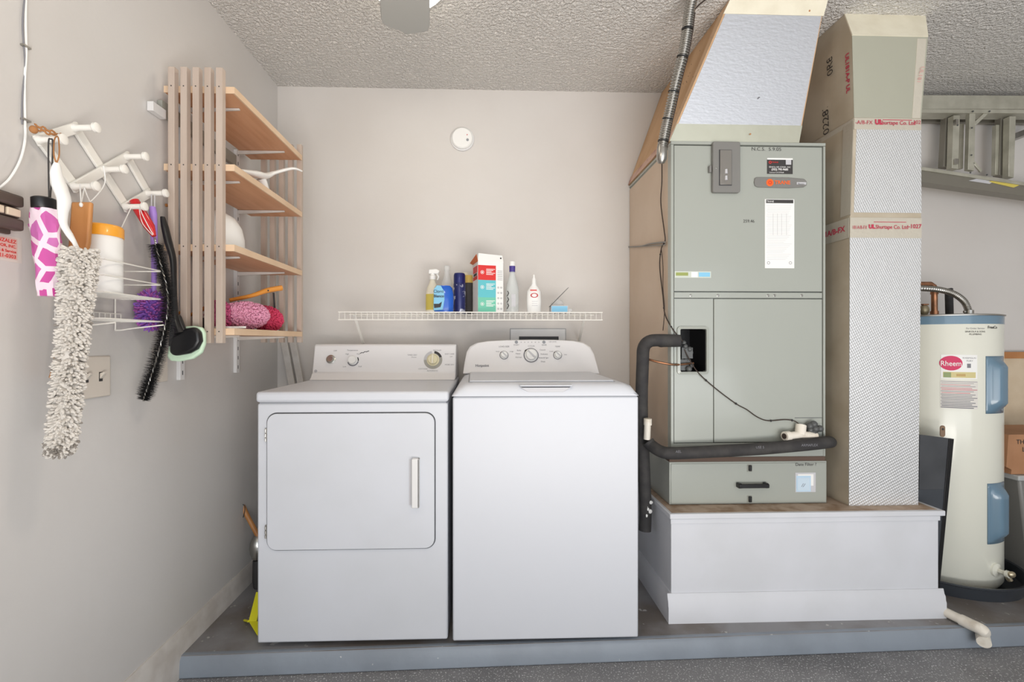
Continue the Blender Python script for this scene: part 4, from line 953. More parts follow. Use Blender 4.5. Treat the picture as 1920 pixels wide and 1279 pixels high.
# breaker cover
a = PY(1333, 363, uy); b = PY(1384, 269, uy); cx_, cz_ = (a.x + b.x) / 2, (a.z + b.z) / 2
bc = obj('breaker_cover', MB().slab([(cx_ + q_[0], uy - .018, cz_ + q_[1]) for q_ in rrect(b.x - a.x, b.z - a.z, .008, 4)], (0, .018, 0)), M_mgrey, U, bevel=.003, label='mid-grey plastic breaker cover')
a2 = PY(1349, 347, uy - .018); b2 = PY(1371, 282, uy - .018)
obj('window_frame', MB().box(a2.x - .002, b2.x + .002, uy - .0195, uy - .018, a2.z - .002, b2.z + .002), M_gap, bc)
wn = obj('clear_window', MB().box(a2.x, b2.x, uy - .024, uy - .019, a2.z, b2.z), mat('smoked_window', (120, 117, 112), .12, coat=1), bc, bevel=.003)
for dz in (.018, .045): obj('breaker_switch', MB().tube([((a2.x + b2.x) / 2, uy - .024, a2.z + dz), ((a2.x + b2.x) / 2, uy - .024, a2.z + dz + .018)], [.006, .005], 10), M_lgrey, wn)
p = PY(1332, 317, uy - .01); obj('latch_tab', MB().box(p.x - .006, p.x + .004, uy - .014, uy, p.z - .014, p.z + .014), M_mgrey, bc, bevel=.002)
p = PY(1343, 315, uy - .018); obj('cover_screw', disc(MB(), p, .003, .001, Vector((0, -1, 0)), 10), M_chrome, bc)
UPV = (0, 0, 1)
def decal(nm, px0, py0, px1, py1, m, par, y=uy, e=.0012, lab=None):
    a = PY(px0, py1, y); b = PY(px1, py0, y); return obj(nm, MB().box(a.x, b.x, y - e, y + .0003, a.z, b.z), m, par, label=lab)
sk = decal('black_service_sticker', 1438, 298, 1486, 326, M_inkd, upd)
decal('white_top_line', 1438, 297, 1486, 299.5, M_white, sk, e=.0015)
c = PY(1444, 304.5, uy - .0014); obj('red_ring_logo', ring(MB(), c, .0035, .006, .0003, Vector((0, -1, 0))), M_redb, sk)
text('red_lettering', 'TRANE', .009, M_redb, sk, PY(1453, 304.5, uy - .0014), CR, UPV)
decal('square_badge', 1473, 300, 1483, 309, M_lgrey, sk, e=.0016)
text('lettering', 'SENICA AIR COND., INC', .0085, M_white, sk, PY(1462, 313.5, uy - .0014), CR, UPV); text('lettering', '(352) 795-9685', .0115, M_white, sk, PY(1462, 318, uy - .0014), CR, UPV, bold=.0003); text('lettering', 'Licensed CAC039568', .007, M_white, sk, PY(1456, 323.5, uy - .0014), CR, UPV)
a = PY(1413, 352, uy); b = PY(1511, 334, uy); cx_, cz_ = (a.x + b.x) / 2, (a.z + b.z) / 2; w_, h_ = (b.x - a.x) / 2, (b.z - a.z) / 2
bd = [(-w_ + .004, -h_ * .7), (-w_, 0), (-w_ + .003, h_ * .8), (-w_ + .012, h_), (w_ * .3, h_), (w_ - .01, h_ * .75), (w_, h_ * .3), (w_, -h_ * .5), (w_ - .012, -h_ * .85), (w_ * .3, -h_ * 1.05), (-w_ + .016, -h_ * .95)]
bg_ = obj('nameplate', MB().slab([(cx_ + q, uy - .006, cz_ + r) for q, r in bd], (0, .006, 0)), M_mgrey, upd, bevel=.002, label='grey pointed nameplate with orange lettering')
c = PY(1443.5, 342.5, uy - .0062); obj('orange_disc', disc(MB(), c, .0155, .001, Vector((0, -1, 0))), M_orn, bg_); obj('disc_mark', ring(MB(), c + Vector((0, -.0012, 0)), .0045, .0075, .0002, Vector((0, -1, 0))), M_redb, bg_)
text('orange_lettering', 'TRANE', .021, M_orn, bg_, PY(1467, 342.5, uy - .0064), CR, UPV, bold=.0006)
a = PY(1492, 347, uy); obj('silver_tag', MB().box(a.x, a.x + .040, uy - .0068, uy - .005, a.z, a.z + .010), M_lgrey, bg_); text('lettering', 'Electric', .009, M_inkd, bg_, PY(1502, 345, uy - .0070), CR, UPV)
dl = decal('data_label', 1434, 374, 1489, 503, M_white, upd, lab='tall white printed data label')
decal('label_header', 1436, 375, 1487, 381, M_inkd, dl, e=.0016)
text('lettering', 'TRANE', .010, M_white, dl, PY(1444, 378, uy - .0016), CR, UPV)
mb = MB()
for k in range(34):
    yy = 386 + k * 3.25
    if yy > 488: break
    a = PY(1437 + (k * 5 % 3), yy, uy - .0012); b = PY(1484 - ((k * 13) % 11) * (1.6 if yy > 440 else .6), yy, uy); mb.box(a.x, b.x, uy - .0015, uy - .001, a.z, a.z + .0009)
for px_ in (1449, 1457, 1465, 1474):
    a = PY(px_, 441, uy); mb.box(a.x, a.x + .0012, uy - .0015, uy - .001, a.z, a.z + .09)
obj('small_print', mb, M_lgrey, dl)
for px_ in (1441, 1482): obj('round_mark', ring(MB(), PY(px_, 493, uy - .0014), .0045, .0062, .0002, Vector((0, -1, 0))), M_ink, dl)
ml = decal('shiny_label', 1265, 509, 1333, 521, mat('pale_label', (200, 206, 196), .25), upd)
decal('green_print', 1267, 511, 1290, 517, mat('olive_print', (150, 160, 90), .5), ml, e=.0016); decal('white_patch', 1296, 510, 1308, 520, M_white, ml, e=.0016); decal('blue_print', 1310, 511, 1331, 519, M_lblue, ml, e=.0016)
text('marker_writing', 'N.C.S.  5.9.05', .020, M_inkd, upd, PY(1437, 280, uy - .0004), CR, UPV, squeeze=1.15)
text('marker_writing', '259.46', .018, M_inkd, upd, PY(1404, 415, uy - .0004), CR, UPV)
# filter box
a = PY(1255, 948, uy - .008); b = PY(1550, 866, uy - .008)
fy = uy - .008; fx0, fx1, fz0, fz1 = a.x, b.x, .4285, .604
obj('filter_box', MB().box(fx0, fx1, fy, YB - .01, fz0, fz1), M_grey, U, bevel=.002)
obj('gasket_line', MB().box(fx0 + .002, fx1 - .004, fy + .004, YB - .02, fz1, uZ0), mat('rusty_gasket', (96, 78, 68), .8), U)
fd = obj('filter_door', MB().box(fx0 + .006, fx1 - .004, fy - .003, fy + .001, fz0 + .004, fz1 - .006), M_grey, U, bevel=.002)
for py_2 in (877, 935):
    p = PY(1404.5, py_2, fy); l = obj('latch', MB().box(p.x - .010, p.x + .010, fy - .005, fy - .003, p.z - .016, p.z + .014), M_greyd, fd); obj('latch_lever', MB().box(p.x - .006, p.x + .006, fy - .012, fy - .005, p.z - .012, p.z + .012), M_black, l, bevel=.002)
a = PY(1379, 912, fy); b = PY(1435, 904, fy)
obj('pull_handle', MB().box(a.x, b.x, fy - .030, fy - .020, a.z, b.z).box(a.x, a.x + .014, fy - .026, fy - .003, a.z - .002, b.z + .002).box(b.x - .014, b.x, fy - .026, fy - .003, a.z - .002, b.z + .002), M_black, fd, bevel=.003)
s_ = decal('filter_sticker', 1491, 886, 1529, 923, M_lgrey, fd, y=fy - .003); s2 = decal('blue_square', 1493, 892, 1520, 922, mat('pale_blue_print', (186, 212, 232), .4), s_, y=fy - .0038); decal('white_square', 1496, 889, 1525, 911, M_white, s_, y=fy - .0036)
decal('inner_square', 1495, 896, 1518, 920, mat('soft_blue_print', (198, 216, 230), .4), s_, y=fy - .0048); mb = MB(); p = PY(1503, 913, fy - .0065); mb.wire([p, p + Vector((.008, 0, .014))], .0008, 4).wire([p + Vector((.006, 0, -.001)), p + Vector((.016, 0, .013))], .0008, 4); obj('print_marks', mb, M_ink, s_)
text('marker_writing', 'Date Filter ?', .018, M_inkd, fd, PY(1511, 871, fy - .0034), CR, UPV)

# ================================================================ REFRIGERANT, DRAIN, CABLES
t = thing('refrigerant_line', 'black foam insulated pipe bending from the cabinet opening down beside the washer', 'pipe', PY(1208, 1000, 1.95))
pr_ = PY(1300, 640, uy + .03); 
pth = smooth([pr_, PY(1270, 639, uy - .01), PY(1238, 638, uy - .015), PY(1218, 640, uy - .01), PY(1207, 652, uy + .01), PY(1205, 680, uy + .03), PY(1203, 760, 1.935), PY(1206, 850, 1.95), PY(1210, 950, 1.96), PY(1209, 995, 1.955)], 6)
pth = [Vector((min(v.x, .775 - .032) if v.y > uy else v.x, v.y, v.z)) for v in pth]
obj('foam_sleeve', MB().tube(pth, .0255, 20), M_pipe, t)
mb = MB(); random.seed(5)
for k in range(9):
    p = pth[-1].lerp(pth[-8], random.random()) + Vector((random.uniform(.0, .02), -.02, random.uniform(-.01, .01))); mb.ball(p, random.uniform(.004, .010), .004, random.uniform(.004, .012), seg=8, rings=5)
obj('white_foam_drips', mb, M_white, t)
t = thing('condensate_drain_line', 'black foam covered drain pipe wrapping the cabinet front above the filter door', 'pipe', PY(1400, 850, 1.83))
pth = smooth([PY(1215, 828, 1.895), PY(1222, 836, 1.885), PY(1240, 847, 1.845), PY(1262, 850, 1.825), PY(1330, 847, 1.825), PY(1420, 842, 1.825), PY(1500, 835, 1.825), PY(1538, 831, 1.828), PY(1553, 829, 1.85), PY(1556, 829, 1.89)], 6)
obj('foam_sleeve', MB().tube(pth, .0245, 20), M_pipe, t)
for px_, py_3, s in ((1272, 847, 'AEL'), (1425, 839, 'USE 5'), (1518, 835, 'ARMAFLEX')): text('faint_print', s, .014, M_ink, t, PY(px_, py_3, 1.7995), CR, (0, 0, 1))
t = thing('pvc_riser', 'short white plastic fitting standing on the drain pipe beside the cabinet', 'pipe fitting', PY(1214, 822, 1.93))
px1 = PY(1215, 812, 1.945)
obj('riser_tube', MB().tube([PY(1213, 824, 1.89), PY(1214, 800, 1.89), PY(1214.5, 786, 1.89)], .0135, 14), M_pvc, t); obj('socket', MB().tube([PY(1214.5, 797, 1.89), PY(1214.5, 785, 1.89)], .0165, 14), M_pvc, t)
t = thing('condensate_trap_fitting', 'white plastic tee fitting with a tar-wrapped joint at the lower cabinet corner', 'pipe fitting', PY(1500, 822, 1.85))
fyy = 1.85
tee = obj('tee_body', MB().tube([PY(1474, 818, fyy - .01), PY(1500, 815, fyy), PY(1530, 818, fyy)], .0155, 16), M_pvc, t)
obj('tee_branch', MB().tube([PY(1500, 816, fyy), PY(1502, 797, fyy + .01)], .020, 16), M_pvc, tee); obj('open_socket', MB().tube([PY(1471, 818, fyy - .012), PY(1480, 817, fyy - .008)], .019, 16), M_pvc, tee); 
obj('socket_bore', MB().tube([PY(1469.6, 818, fyy - .0125), PY(1471, 818, fyy - .012)], .011, 14), M_cable, tee)
mb = MB(); random.seed(8)
for k in range(16): mb.ball(PY(1528 + random.uniform(-10, 10), 803 + random.uniform(-10, 12), fyy + random.uniform(-.0, .02)), random.uniform(.008, .015), seg=8, rings=5)
obj('tar_wrap', mb, M_dgrey, t)
tag(obj('copper_line', MB().tube(smooth([PY(1216, 674, uy + .02), PY(1235, 679, uy - .005), PY(1265, 684, uy - .008), PY(1300, 681, uy + .01)], 5), .0045, 10), M_cop), 'thin copper tube running into the cabinet pipe opening', 'pipe')
t = thing('control_wire', 'thin dark wire sagging across the grey cabinet doors to the drain fitting', 'cable', PY(1400, 760, uy - .01))
w1 = smooth([PY(1283, 655, uy), PY(1296, 680, uy - .01), PY(1312, 702, uy - .008), PY(1345, 731, uy - .006), PY(1380, 757, uy - .006), PY(1400, 768, uy - .006), PY(1420, 782, uy - .006), PY(1440, 789, uy - .006), PY(1470, 787, uy - .006), PY(1488, 789, uy - .012), PY(1498, 795, uy - .02)], 5)
obj('wire', MB().tube(w1, .0022, 6), M_cable, t)
for k in (12, 20, 36, 44): obj('cable_tie', MB().ball(w1[k], .004, .004, .005, seg=8, rings=5), M_black, t)
t = thing('thermostat_cable', 'thin brown cable running down the tan side of the cabinet', 'cable', PX(1240, 450, ux0 - .01))
cx2 = ux0 - .012
w2 = smooth([PX(1241, 300, cx2), PX(1241, 340, cx2), PX(1239, 380, cx2), PX(1245, 430, cx2), PX(1247, 452, cx2), PX(1240, 466, cx2), PX(1237, 500, cx2), PX(1243, 555, cx2), PX(1247, 590, cx2)] + [PY(1262, 618, uy - .008), PY(1280, 640, uy - .004)], 5)
obj('wire', MB().tube(w2, .0024, 6), M_cable, t); obj('wire', MB().tube(smooth([PX(1240, 466, cx2), PX(1243, 500, cx2), PX(1243, 540, cx2), PX(1246, 580, cx2), PX(1243, 620, cx2)], 5), .0016, 6), M_cable, t)
for p in (w2[22], w2[27], w2[38], w2[44]): obj('cable_tie', MB().ball(p, .004, .004, .005, seg=8, rings=5), M_black, t)
tag(obj('grey_side_cable', MB().tube(smooth([PX(1179, 463, cx2 + .004), PX(1200, 462, cx2), PX(1220, 457, cx2), PX(1247, 454, cx2)], 5), .0032, 8).tube(smooth([PX(1179, 463, cx2 + .004), PX(1220, 461, cx2), PX(1247, 459, cx2)], 5), .0022, 8), M_mgrey), 'pair of grey cables crossing the tan cabinet side level with the label', 'cable')
# flexible conduit
t = thing('flexible_conduit', 'ribbed metal flexible conduit coming down from the ceiling beside the duct', 'conduit', PX(1240, 300, ux0 - .02))
cpts = smooth([PY(1303, -24, 1.70), PY(1293, 20, 1.72), PY(1288, 60, 1.74), PY(1281, 100, 1.76), PY(1268, 150, 1.79), PY(1257, 200, 1.82), PY(1248, 240, 1.845), PY(1241, 278, 1.86)], 14)
fine = []
for i in range(len(cpts) - 1):
    for k in range(4): fine.append(cpts[i].lerp(cpts[i + 1], k / 4))
mb = MB(); mb.tube(fine, [.0172 + (.0030 if i % 6 in (1, 2, 3) else -.0026) for i in range(len(fine))], 14); obj('ribbed_sleeve', mb, M_zinc, t, angle=80)
e = cpts[-1]; obj('end_connector', MB().tube([e + Vector((0, 0, .010)), e + Vector((0, 0, -.02)), e + Vector((0, .004, -.045)), e + Vector((0, .008, -.06))], [.018, .021, .021, .012], 16), M_zinc, t)
obj('conduit_end_cap', MB().tube([cpts[0] + Vector((.002, -.004, .05)), cpts[3]], .021, 16), M_plast, t)
for k in (26, 44, 62, 78, 92):
    k = min(k, len(cpts) - 2); p = cpts[k]; d = (cpts[k + 1] - cpts[k - 1]).normalized(); obj('cable_tie', MB().tube([p - d * .0025, p + d * .0025], .0215, 16), M_black, t)
obj('side_wire', MB().tube([v + Vector((.019, -.006, 0)) for v in cpts[16:]], .003, 6).tube(smooth([PY(1336, -10, 1.73), PY(1312, 8, 1.73), PY(1300, 22, 1.73), cpts[16] + Vector((.019, -.006, 0))], 5), .003, 6), M_cable, t)

# ================================================================ DUCTS
# supply plenum (left): leans right as it climbs
G = thing('supply_duct', 'silver foil faced duct with a tan side rising from the cabinet to the ceiling', 'duct', (1.05, 2.1, uZ1))
zb2 = uZ1 + .004
Lf0 = Vector((.768, uy + .004, zb2)); Rf0 = Vector((1.318, uy + .004, zb2)); Lf1 = Vector((.955, 1.752, ZC - .001)); Rf1 = Vector((1.330, 1.752, ZC - .001))
Lb0 = Vector((.768, YB - .004, zb2)); Rb0 = Vector((1.318, YB - .004, zb2)); Lb1 = Vector((.948, YB - .004, ZC - .001)); Rb1 = Vector((1.330, YB - .004, ZC - .001))
k0, k1 = .13, .90
def quadface(nm, a, b, c, d, m, par, off, e=.0015, **kw):
    off = Vector(off); return obj(nm, MB().slab([a, b, c, d], off), m, par, **kw)
mb = MB(); mb.add([Lf0, Rf0, Rf1, Lf1, Lb0, Rb0, Rb1, Lb1], [(0, 1, 2, 3), (5, 4, 7, 6), (4, 0, 3, 7), (1, 5, 6, 2), (4, 5, 1, 0), (3, 2, 6, 7)])
obj('duct_board', mb, M_kraft, G)
nf = (Rf0 - Lf0).cross(Lf1 - Lf0).normalized()
def fl(u, v, o=.002): return Lf0.lerp(Rf0, u).lerp(Lf1.lerp(Rf1, u), v) + nf * o
obj('foil_face', MB().slab([fl(.01, k0), fl(.99, k0), fl(.99, k1), fl(.01, k1)], -nf * .002), M_foil2, G, label='blue-silver foil front')
obj('lower_band', MB().slab([fl(0, 0, .0025), fl(1, 0, .0025), fl(1, k0, .0025), fl(0, k0, .0025)], -nf * .0025), M_fpan, G)
obj('mastic_band', MB().slab([fl(-.01, k1, .004), fl(1.01, k1, .004), fl(1.01, 1, .012), fl(-.01, 1, .012)], -nf * .004), M_mastic, G)
c = fl(.60, .33, .0022); mb = MB(); 
for i_ in range(3): mb.slab([c + Vector((-.012 + .006 * i_, 0, -.004 + .006 * i_)), c + Vector((-.009 + .006 * i_, 0, -.008 + .006 * i_)), c + Vector((.0 + .006 * i_, 0, .004 + .004 * i_)), c + Vector((-.004 + .006 * i_, 0, .008 + .004 * i_))], -nf * -.0004)
obj('printed_mark', mb, M_ink, G)
mb = MB()
for u, v in ((.15, .95), (.5, .97), (.75, .95), (.6, .06), (.85, .93)): disc(mb, fl(u, v, .006), .0035, .001, nf, 8)
obj('staple', mb, M_wood, G)
def sf(u, v, o=.0015):   # left side face u: front->back, v: up
    nn = (Lf1 - Lf0).cross(Lb0 - Lf0).normalized(); nn = nn if nn.x < 0 else -nn
    return Lf0.lerp(Lb0, u).lerp(Lf1.lerp(Lb1, u), v) + nn * o
mb = MB()
random.seed(11)
nn = (Lf1 - Lf0).cross(Lb0 - Lf0).normalized(); nn = nn if nn.x < 0 else -nn
for k in range(22): disc(mb, sf(random.uniform(.02, .5), random.uniform(.1, .95)), .0025, .0006, nn, 6)
obj('staple', mb, M_inkd, G)
obj('edge_tape', MB().slab([sf(0, 0, .002), sf(.0, 1, .002), sf(.10, 1, .002), sf(.10, 0, .002)], -nn * .0015), mat('tan_tape', (214, 178, 140), .4), G)
obj('base_tape', MB().slab([sf(0, 0, .003), sf(1, 0, .003), sf(1, .09, .003), sf(0, .09, .003)], -nn * .0015), mat('rusty_tape', (204, 168, 150), .45, var=(150, 84, 70), vscale=20, vmin=.5, vmax=.7), G)
# return duct column (right)
K = thing('return_duct', 'tall square foil duct column between the cabinet and water heater', 'duct', (1.64, 2.0, .426))
def rg(l, r, py, Y): a = PY(l, py, Y); b = PY(r, py, Y); return a, b
r0 = (Vector((1.497, 1.84, .4275)), Vector((1.790, 1.84, .4275)))
r1 = rg(1595, 1727, 402, 1.84); r1b = rg(1593, 1727, 408, 1.835)
r2 = rg(1601, 1726, 225, 1.83); r3 = rg(1597, 1739, 67, 1.765); r4 = (Vector((1.463, 1.822, ZC - .001)), Vector((1.803, 1.822, ZC - .001)))
rings = [r0, r1b, r1, r2, r3, r4]; zz_ = [v[0].z for v in rings]
vs = []; 
for a, b in rings: vs += [a, b, Vector((b.x, YB - .006, a.z)), Vector((a.x, YB - .006, a.z))]
for a, b in rings: b.z = a.z
mb = MB(); fs = []
for i in range(len(rings) - 1):
    for k in range(4): fs.append((i * 4 + k, i * 4 + (k + 1) % 4, (i + 1) * 4 + (k + 1) % 4, (i + 1) * 4 + k))
mb.add(vs, fs + [(3, 2, 1, 0), tuple(len(vs) - 4 + k for k in range(4))]); obj('duct_board', mb, M_kraft2, K)
def kf(i, j, o=.002, u0=0, u1=1, nm='foil_face', m=M_foil, t0=0, t1=1, lab=None):
    a, b = rings[i]; c, d = rings[j]; n_ = (b - a).cross(c - a).normalized(); n_ = n_ if n_.y < 0 else -n_
    def P_(u, t): return a.lerp(b, u).lerp(c.lerp(d, u), t) + n_ * o
    return obj(nm, MB().slab([P_(u0, t0), P_(u1, t0), P_(u1, t1), P_(u0, t1)], -n_ * (o + .0005)), m, K, label=lab), P_, n_
kf(0, 1, nm='foil_face', t1=.93); kf(2, 3, nm='foil_face', u0=.04, t0=.02, t1=.93); kf(3, 4, nm='smooth_panel', m=M_fpan, u0=.0, t0=.03, t1=1)
kf(4, 5, .004, nm='mastic_band', m=M_mastic)
tp, Pt, nt_ = kf(0, 1, .003, nm='tape_band', m=M_tape, t0=.93, t1=1.0)
text('red_print', '181A/B-FX', .020, M_red, tp, Pt(.13, .965) + nt_ * .001, CR, UPV, squeeze=.7); text('red_print', 'UL', .022, M_red, tp, Pt(.30, .968) + nt_ * .001, CR, UPV, bold=.0015); text('red_print', 'Shurtape Co. Ltd', .022, M_red, tp, Pt(.58, .967) + nt_ * .001, CR, UPV, bold=.0003, squeeze=.9); text('red_print', '-1027', .024, M_red, tp, Pt(.90, .97) + nt_ * .001, CR, UPV, bold=.0004)
obj('red_rule', MB().slab([Pt(.33, .984, ), Pt(.78, .984), Pt(.78, .986), Pt(.33, .986)], nt_ * .001), M_red, tp)
tp, Pt, nt_ = kf(2, 3, .003, nm='tape_band', m=M_tape, t0=.90, t1=1.02)
text('red_print', '-A/B-FX', .022, M_red, tp, Pt(.14, .97) + nt_ * .001, CR, UPV); text('red_print', 'UL', .026, M_red, tp, Pt(.36, .975) + nt_ * .001, CR, UPV, bold=.002); text('red_print', 'Shurtape Co. Ltd', .022, M_red, tp, Pt(.64, .97) + nt_ * .001, CR, UPV, bold=.0003); text('red_print', '-102', .022, M_red, tp, Pt(.92, .98) + nt_ * .001, CR, UPV)
obj('red_rule', MB().slab([Pt(.42, 1.0), Pt(.86, 1.0), Pt(.86, 1.006), Pt(.42, 1.006)], nt_ * .001), M_red, tp)
ed, Pe, ne = kf(3, 4, .003, nm='edge_tape', m=M_tape, u0=.86, u1=.98, t0=.03, t1=.98)
text('red_print', 'UL181A-P', .022, mat('faded_red_print', (206, 156, 150), .5), ed, Pe(.92, .5) + ne * .001, (0, .35, -1), (1, 0, 0))
# side face (left) details
def ks(i, j, u, t, o=.002):
    a = rings[i][0]; c = rings[j][0]; f = a.lerp(c, t); bk = Vector((f.x, YB - .006, f.z)); return f.lerp(bk, u) + Vector((-o, 0, 0))
sd = obj('side_tape', MB().slab([ks(3, 4, 0, -.16), ks(3, 4, 0, .02), ks(3, 4, 1, .02), ks(3, 4, 1, -.16)], (-.001, 0, 0)), M_tape, K)
text('red_print', 'UL181A-P  Shurtape  UL181A-P', .034, M_red, sd, ks(3, 4, .5, -.07, .0035), (0, -1, 0), (0, 0, 1), bold=.001)
text('red_print', 'UL181A-P UL', .026, M_red, sd, ks(3, 4, .035, .60, .003), ks(3, 4, 0, 0) - ks(3, 4, 0, 1), (0, -1, -.1), bold=.0008)
text('black_print', '0228765', .050, M_inkd, K, ks(3, 4, .235, .30, .004), (0, .05, 1), (0, 1, 0), squeeze=1.1)
text('black_print', '0R85', .046, M_inkd, K, ks(3, 4, .17, .88, .004) , (0, .05, 1), (0, 1, 0), squeeze=1.1)
sd = obj('side_tape', MB().slab([ks(0, 1, 0, .93), ks(0, 1, 0, 1.0), ks(0, 1, 1, 1.0), ks(0, 1, 1, .93)], (-.001, 0, 0)), M_tape, K)
text('red_print', 'UL181A/B-FX', .032, M_red, sd, ks(0, 1, .19, .965, .0035), (0, -1, 0), (0, 0, 1), bold=.001)
obj('corner_tape', MB().slab([ks(2, 3, 0, 0, .001), ks(2, 3, 0, 1, .001), ks(2, 3, .09, 1, .001), ks(2, 3, .09, 0, .001)], (-.0012, 0, 0)), M_tape, K)
p = PY(1703, 451, 1.835); obj('dark_nick', MB().box(p.x - .006, p.x + .006, 1.836, 1.839, p.z - .002, p.z + .003), M_inkd, K)

# ================================================================ LADDER ON THE WALL
ly = 2.28
Lg = thing('step_ladder', 'aluminium step ladder stored sideways high on the wall at the right', 'ladder', PY(1830, 350, ly))
def lad(nm, pts, ext, m=M_alu, y=ly, par=None, bevel=.001): return obj(nm, MB().slab([PY(a_, b_, y) for a_, b_ in pts], (0, ext, 0)), m, par or Lg, bevel=bevel)
lad('upper_rail', [(1690, 178), (2050, 180), (2050, 205), (1690, 204)], .06); lad('upper_rail_lip', [(1690, 204), (2050, 206), (2050, 213), (1690, 211)], .07, y=ly - .006)
lad('upper_rail_shading', [(1690, 213), (2050, 216), (2050, 233), (1690, 228)], .02, M_alud, y=2.39)  # dark strip paints the shading on the underside of the upper rail
low = lad('lower_rail', [(1690, 307), (2050, 361), (2050, 367), (1690, 313)], .06, y=ly - .008)
lad('lower_rail_web', [(1690, 313), (2050, 368), (2050, 386), (1690, 336)], .055, M_alud, y=ly)
for pts, y_, m_ in (([(1788, 216), (1800, 216), (1797, 317), (1785, 315)], ly + .01, M_alu), ([(1774, 216), (1786, 216), (1783, 314), (1769, 312)], ly + .045, M_alud), ([(1893, 218), (1905, 218), (1901, 333), (1891, 331)], ly + .01, M_alu), ([(1877, 217), (1892, 217), (1890, 331), (1873, 328)], ly + .045, M_alud), ([(1990, 218), (2003, 218), (2000, 345), (1986, 343)], ly + .01, M_alu)):
    lad('step', pts, .03, m_, y_)
lad('back_brace', [(1818, 211), (1829, 211), (1827, 320), (1815, 318)], .02, M_alu, ly + .0); lad('rear_post', [(1801, 232), (1808, 232), (1806, 316), (1799, 315)], .02, M_alu, ly + .05); lad('rear_post', [(1868, 234), (1874, 234), (1872, 328), (1866, 327)], .02, M_alu, ly + .05)
lad('diagonal_strut', [(1829, 236), (1828, 228), (1844, 213), (1853, 213)], .008, M_alu, ly); lad('diagonal_strut', [(1825, 306), (1828, 302), (1843, 320), (1839, 323)], .008, M_alu, ly)
for a_, b_ in ((1824, 209), (1855, 209), (1822, 240), (1821, 291), (1819, 324), (1850, 328), (1795, 235)):
    obj('rivet', disc(MB(), PY(a_, b_, ly - .009), .004, .003, Vector((0, -1, 0)), 10), M_dgrey, Lg)
for b_ in (229, 303): obj('hinge_bracket', MB().box(*[v for q in ((PY(1791, b_, ly).x, PY(1796, b_, ly).x), (ly - .004, ly + .01), (PY(1794, b_ + 5, ly).z, PY(1794, b_ - 5, ly).z)) for v in q]), M_chrome, Lg)
st = lad('yellow_sticker', [(1853, 341), (1865, 338), (1912, 347), (1900, 352)], -.0015, M_yellab, y=ly - .0005, bevel=0)
lad('white_sticker', [(1816, 339), (1832, 335), (1862, 341), (1855, 345)], -.0012, M_lgrey, y=ly - .0005, bevel=0)
obj('wall_bracket', MB().box(PY(1950, 205, ly).x, PY(1960, 205, ly).x, ly + .05, YB, 2.2, 2.23), M_zinc, Lg)

# ================================================================ WATER HEATER
hc = Vector((2.185, 2.165, 0)); hr = .232
pan = thing('drain_pan', 'round black plastic drain pan under the water heater', 'drain pan', hc)
obj('pan_bowl', MB().lathe([(.0001, .003), (.282, .003), (.292, .010), (.302, .060), (.312, .062), (.312, .055), (.304, .050), (.296, .0), (.0001, .0)], Matrix.Translation(hc), 64), M_pan, pan)
Hh = thing('water_heater', 'cream electric water heater tank with two blue-grey access covers', 'water heater', hc + Vector((0, 0, .004)))
M = Matrix.Translation(hc)
obj('tank', MB().lathe([(.20, .006), (.222, .010), (hr, .03), (hr, 1.195), (hr - .002, 1.2)], M, 72), M_tank, Hh)
obj('top_band', MB().lathe([(hr + .001, 1.180), (hr + .002, 1.216), (hr, 1.218)], M, 72), M_blue, Hh)
obj('top_cap', MB().lathe([(hr + .006, 1.217), (hr + .006, 1.222), (hr - .01, 1.226), (.0001, 1.228)], M, 72), M_zinc, Hh)
cdir = math.atan2(CAM.y - hc.y, CAM.x - hc.x)
def hp_(px, py, r=hr):     # point on the cylinder under a pixel
    d = ray(px, py); o = CAM - hc; A_ = d.x ** 2 + d.y ** 2; B_ = 2 * (o.x * d.x + o.y * d.y); C_ = o.x ** 2 + o.y ** 2 - r * r
    D_ = B_ * B_ - 4 * A_ * C_
    if D_ < 0: D_ = 0
    return CAM + d * ((-B_ - math.sqrt(D_)) / (2 * A_))
def ang_z(px, py, r=hr): p = hp_(px, py, r); return math.atan2(p.y - hc.y, p.x - hc.x), p.z
def hpatch(nm, px0, py0, px1, py1, m, par, r0=hr, th=.001, n=14, lab=None, bevel=0):
    a0, z1_ = ang_z(px0, py0); a1, z0_ = ang_z(px1, py1); mb = MB(); vs = []
    zc = PYH = None
    for k in range(n + 1):
        a = a0 + (a1 - a0) * k / n
        for r in (r0 - .0005, r0 + th):
            for z in (z0_, z1_): vs.append(hc + Vector((r * math.cos(a), r * math.sin(a), z)))
    fs = []
    for k in range(n):
        q = 4 * k; fs += [(q + 2, q + 6, q + 7, q + 3), (q, q + 1, q + 5, q + 4), (q + 1, q + 3, q + 7, q + 5), (q, q + 4, q + 6, q + 2)]
    fs += [(0, 2, 3, 1), (4 * n, 4 * n + 1, 4 * n + 3, 4 * n + 2)]
    return obj(nm, mb.add(vs, fs), m, par, label=lab, bevel=bevel)
def htext(nm, s, size, m, par, px, py, r=hr + .0015, **kw):
    a, z = ang_z(px, py); n_ = Vector((math.cos(a), math.sin(a), 0)); rt = Vector((-n_.y, n_.x, 0))
    # bend flat text onto the drum
    o = text(nm, s, size, m, par, (0, 0, 0), (1, 0, 0), (0, 0, 1), **kw); org = origin(par)
    for v in o.data.vertices:
        w = v.co + org; aa = a + w.x / r
        v.co = hc + Vector((r * math.cos(aa), r * math.sin(aa), z + w.z)) - org
    return o
lb = hpatch('rating_label', 1764, 665, 1832, 711, M_white, Hh, lab='white label with a red oval logo')
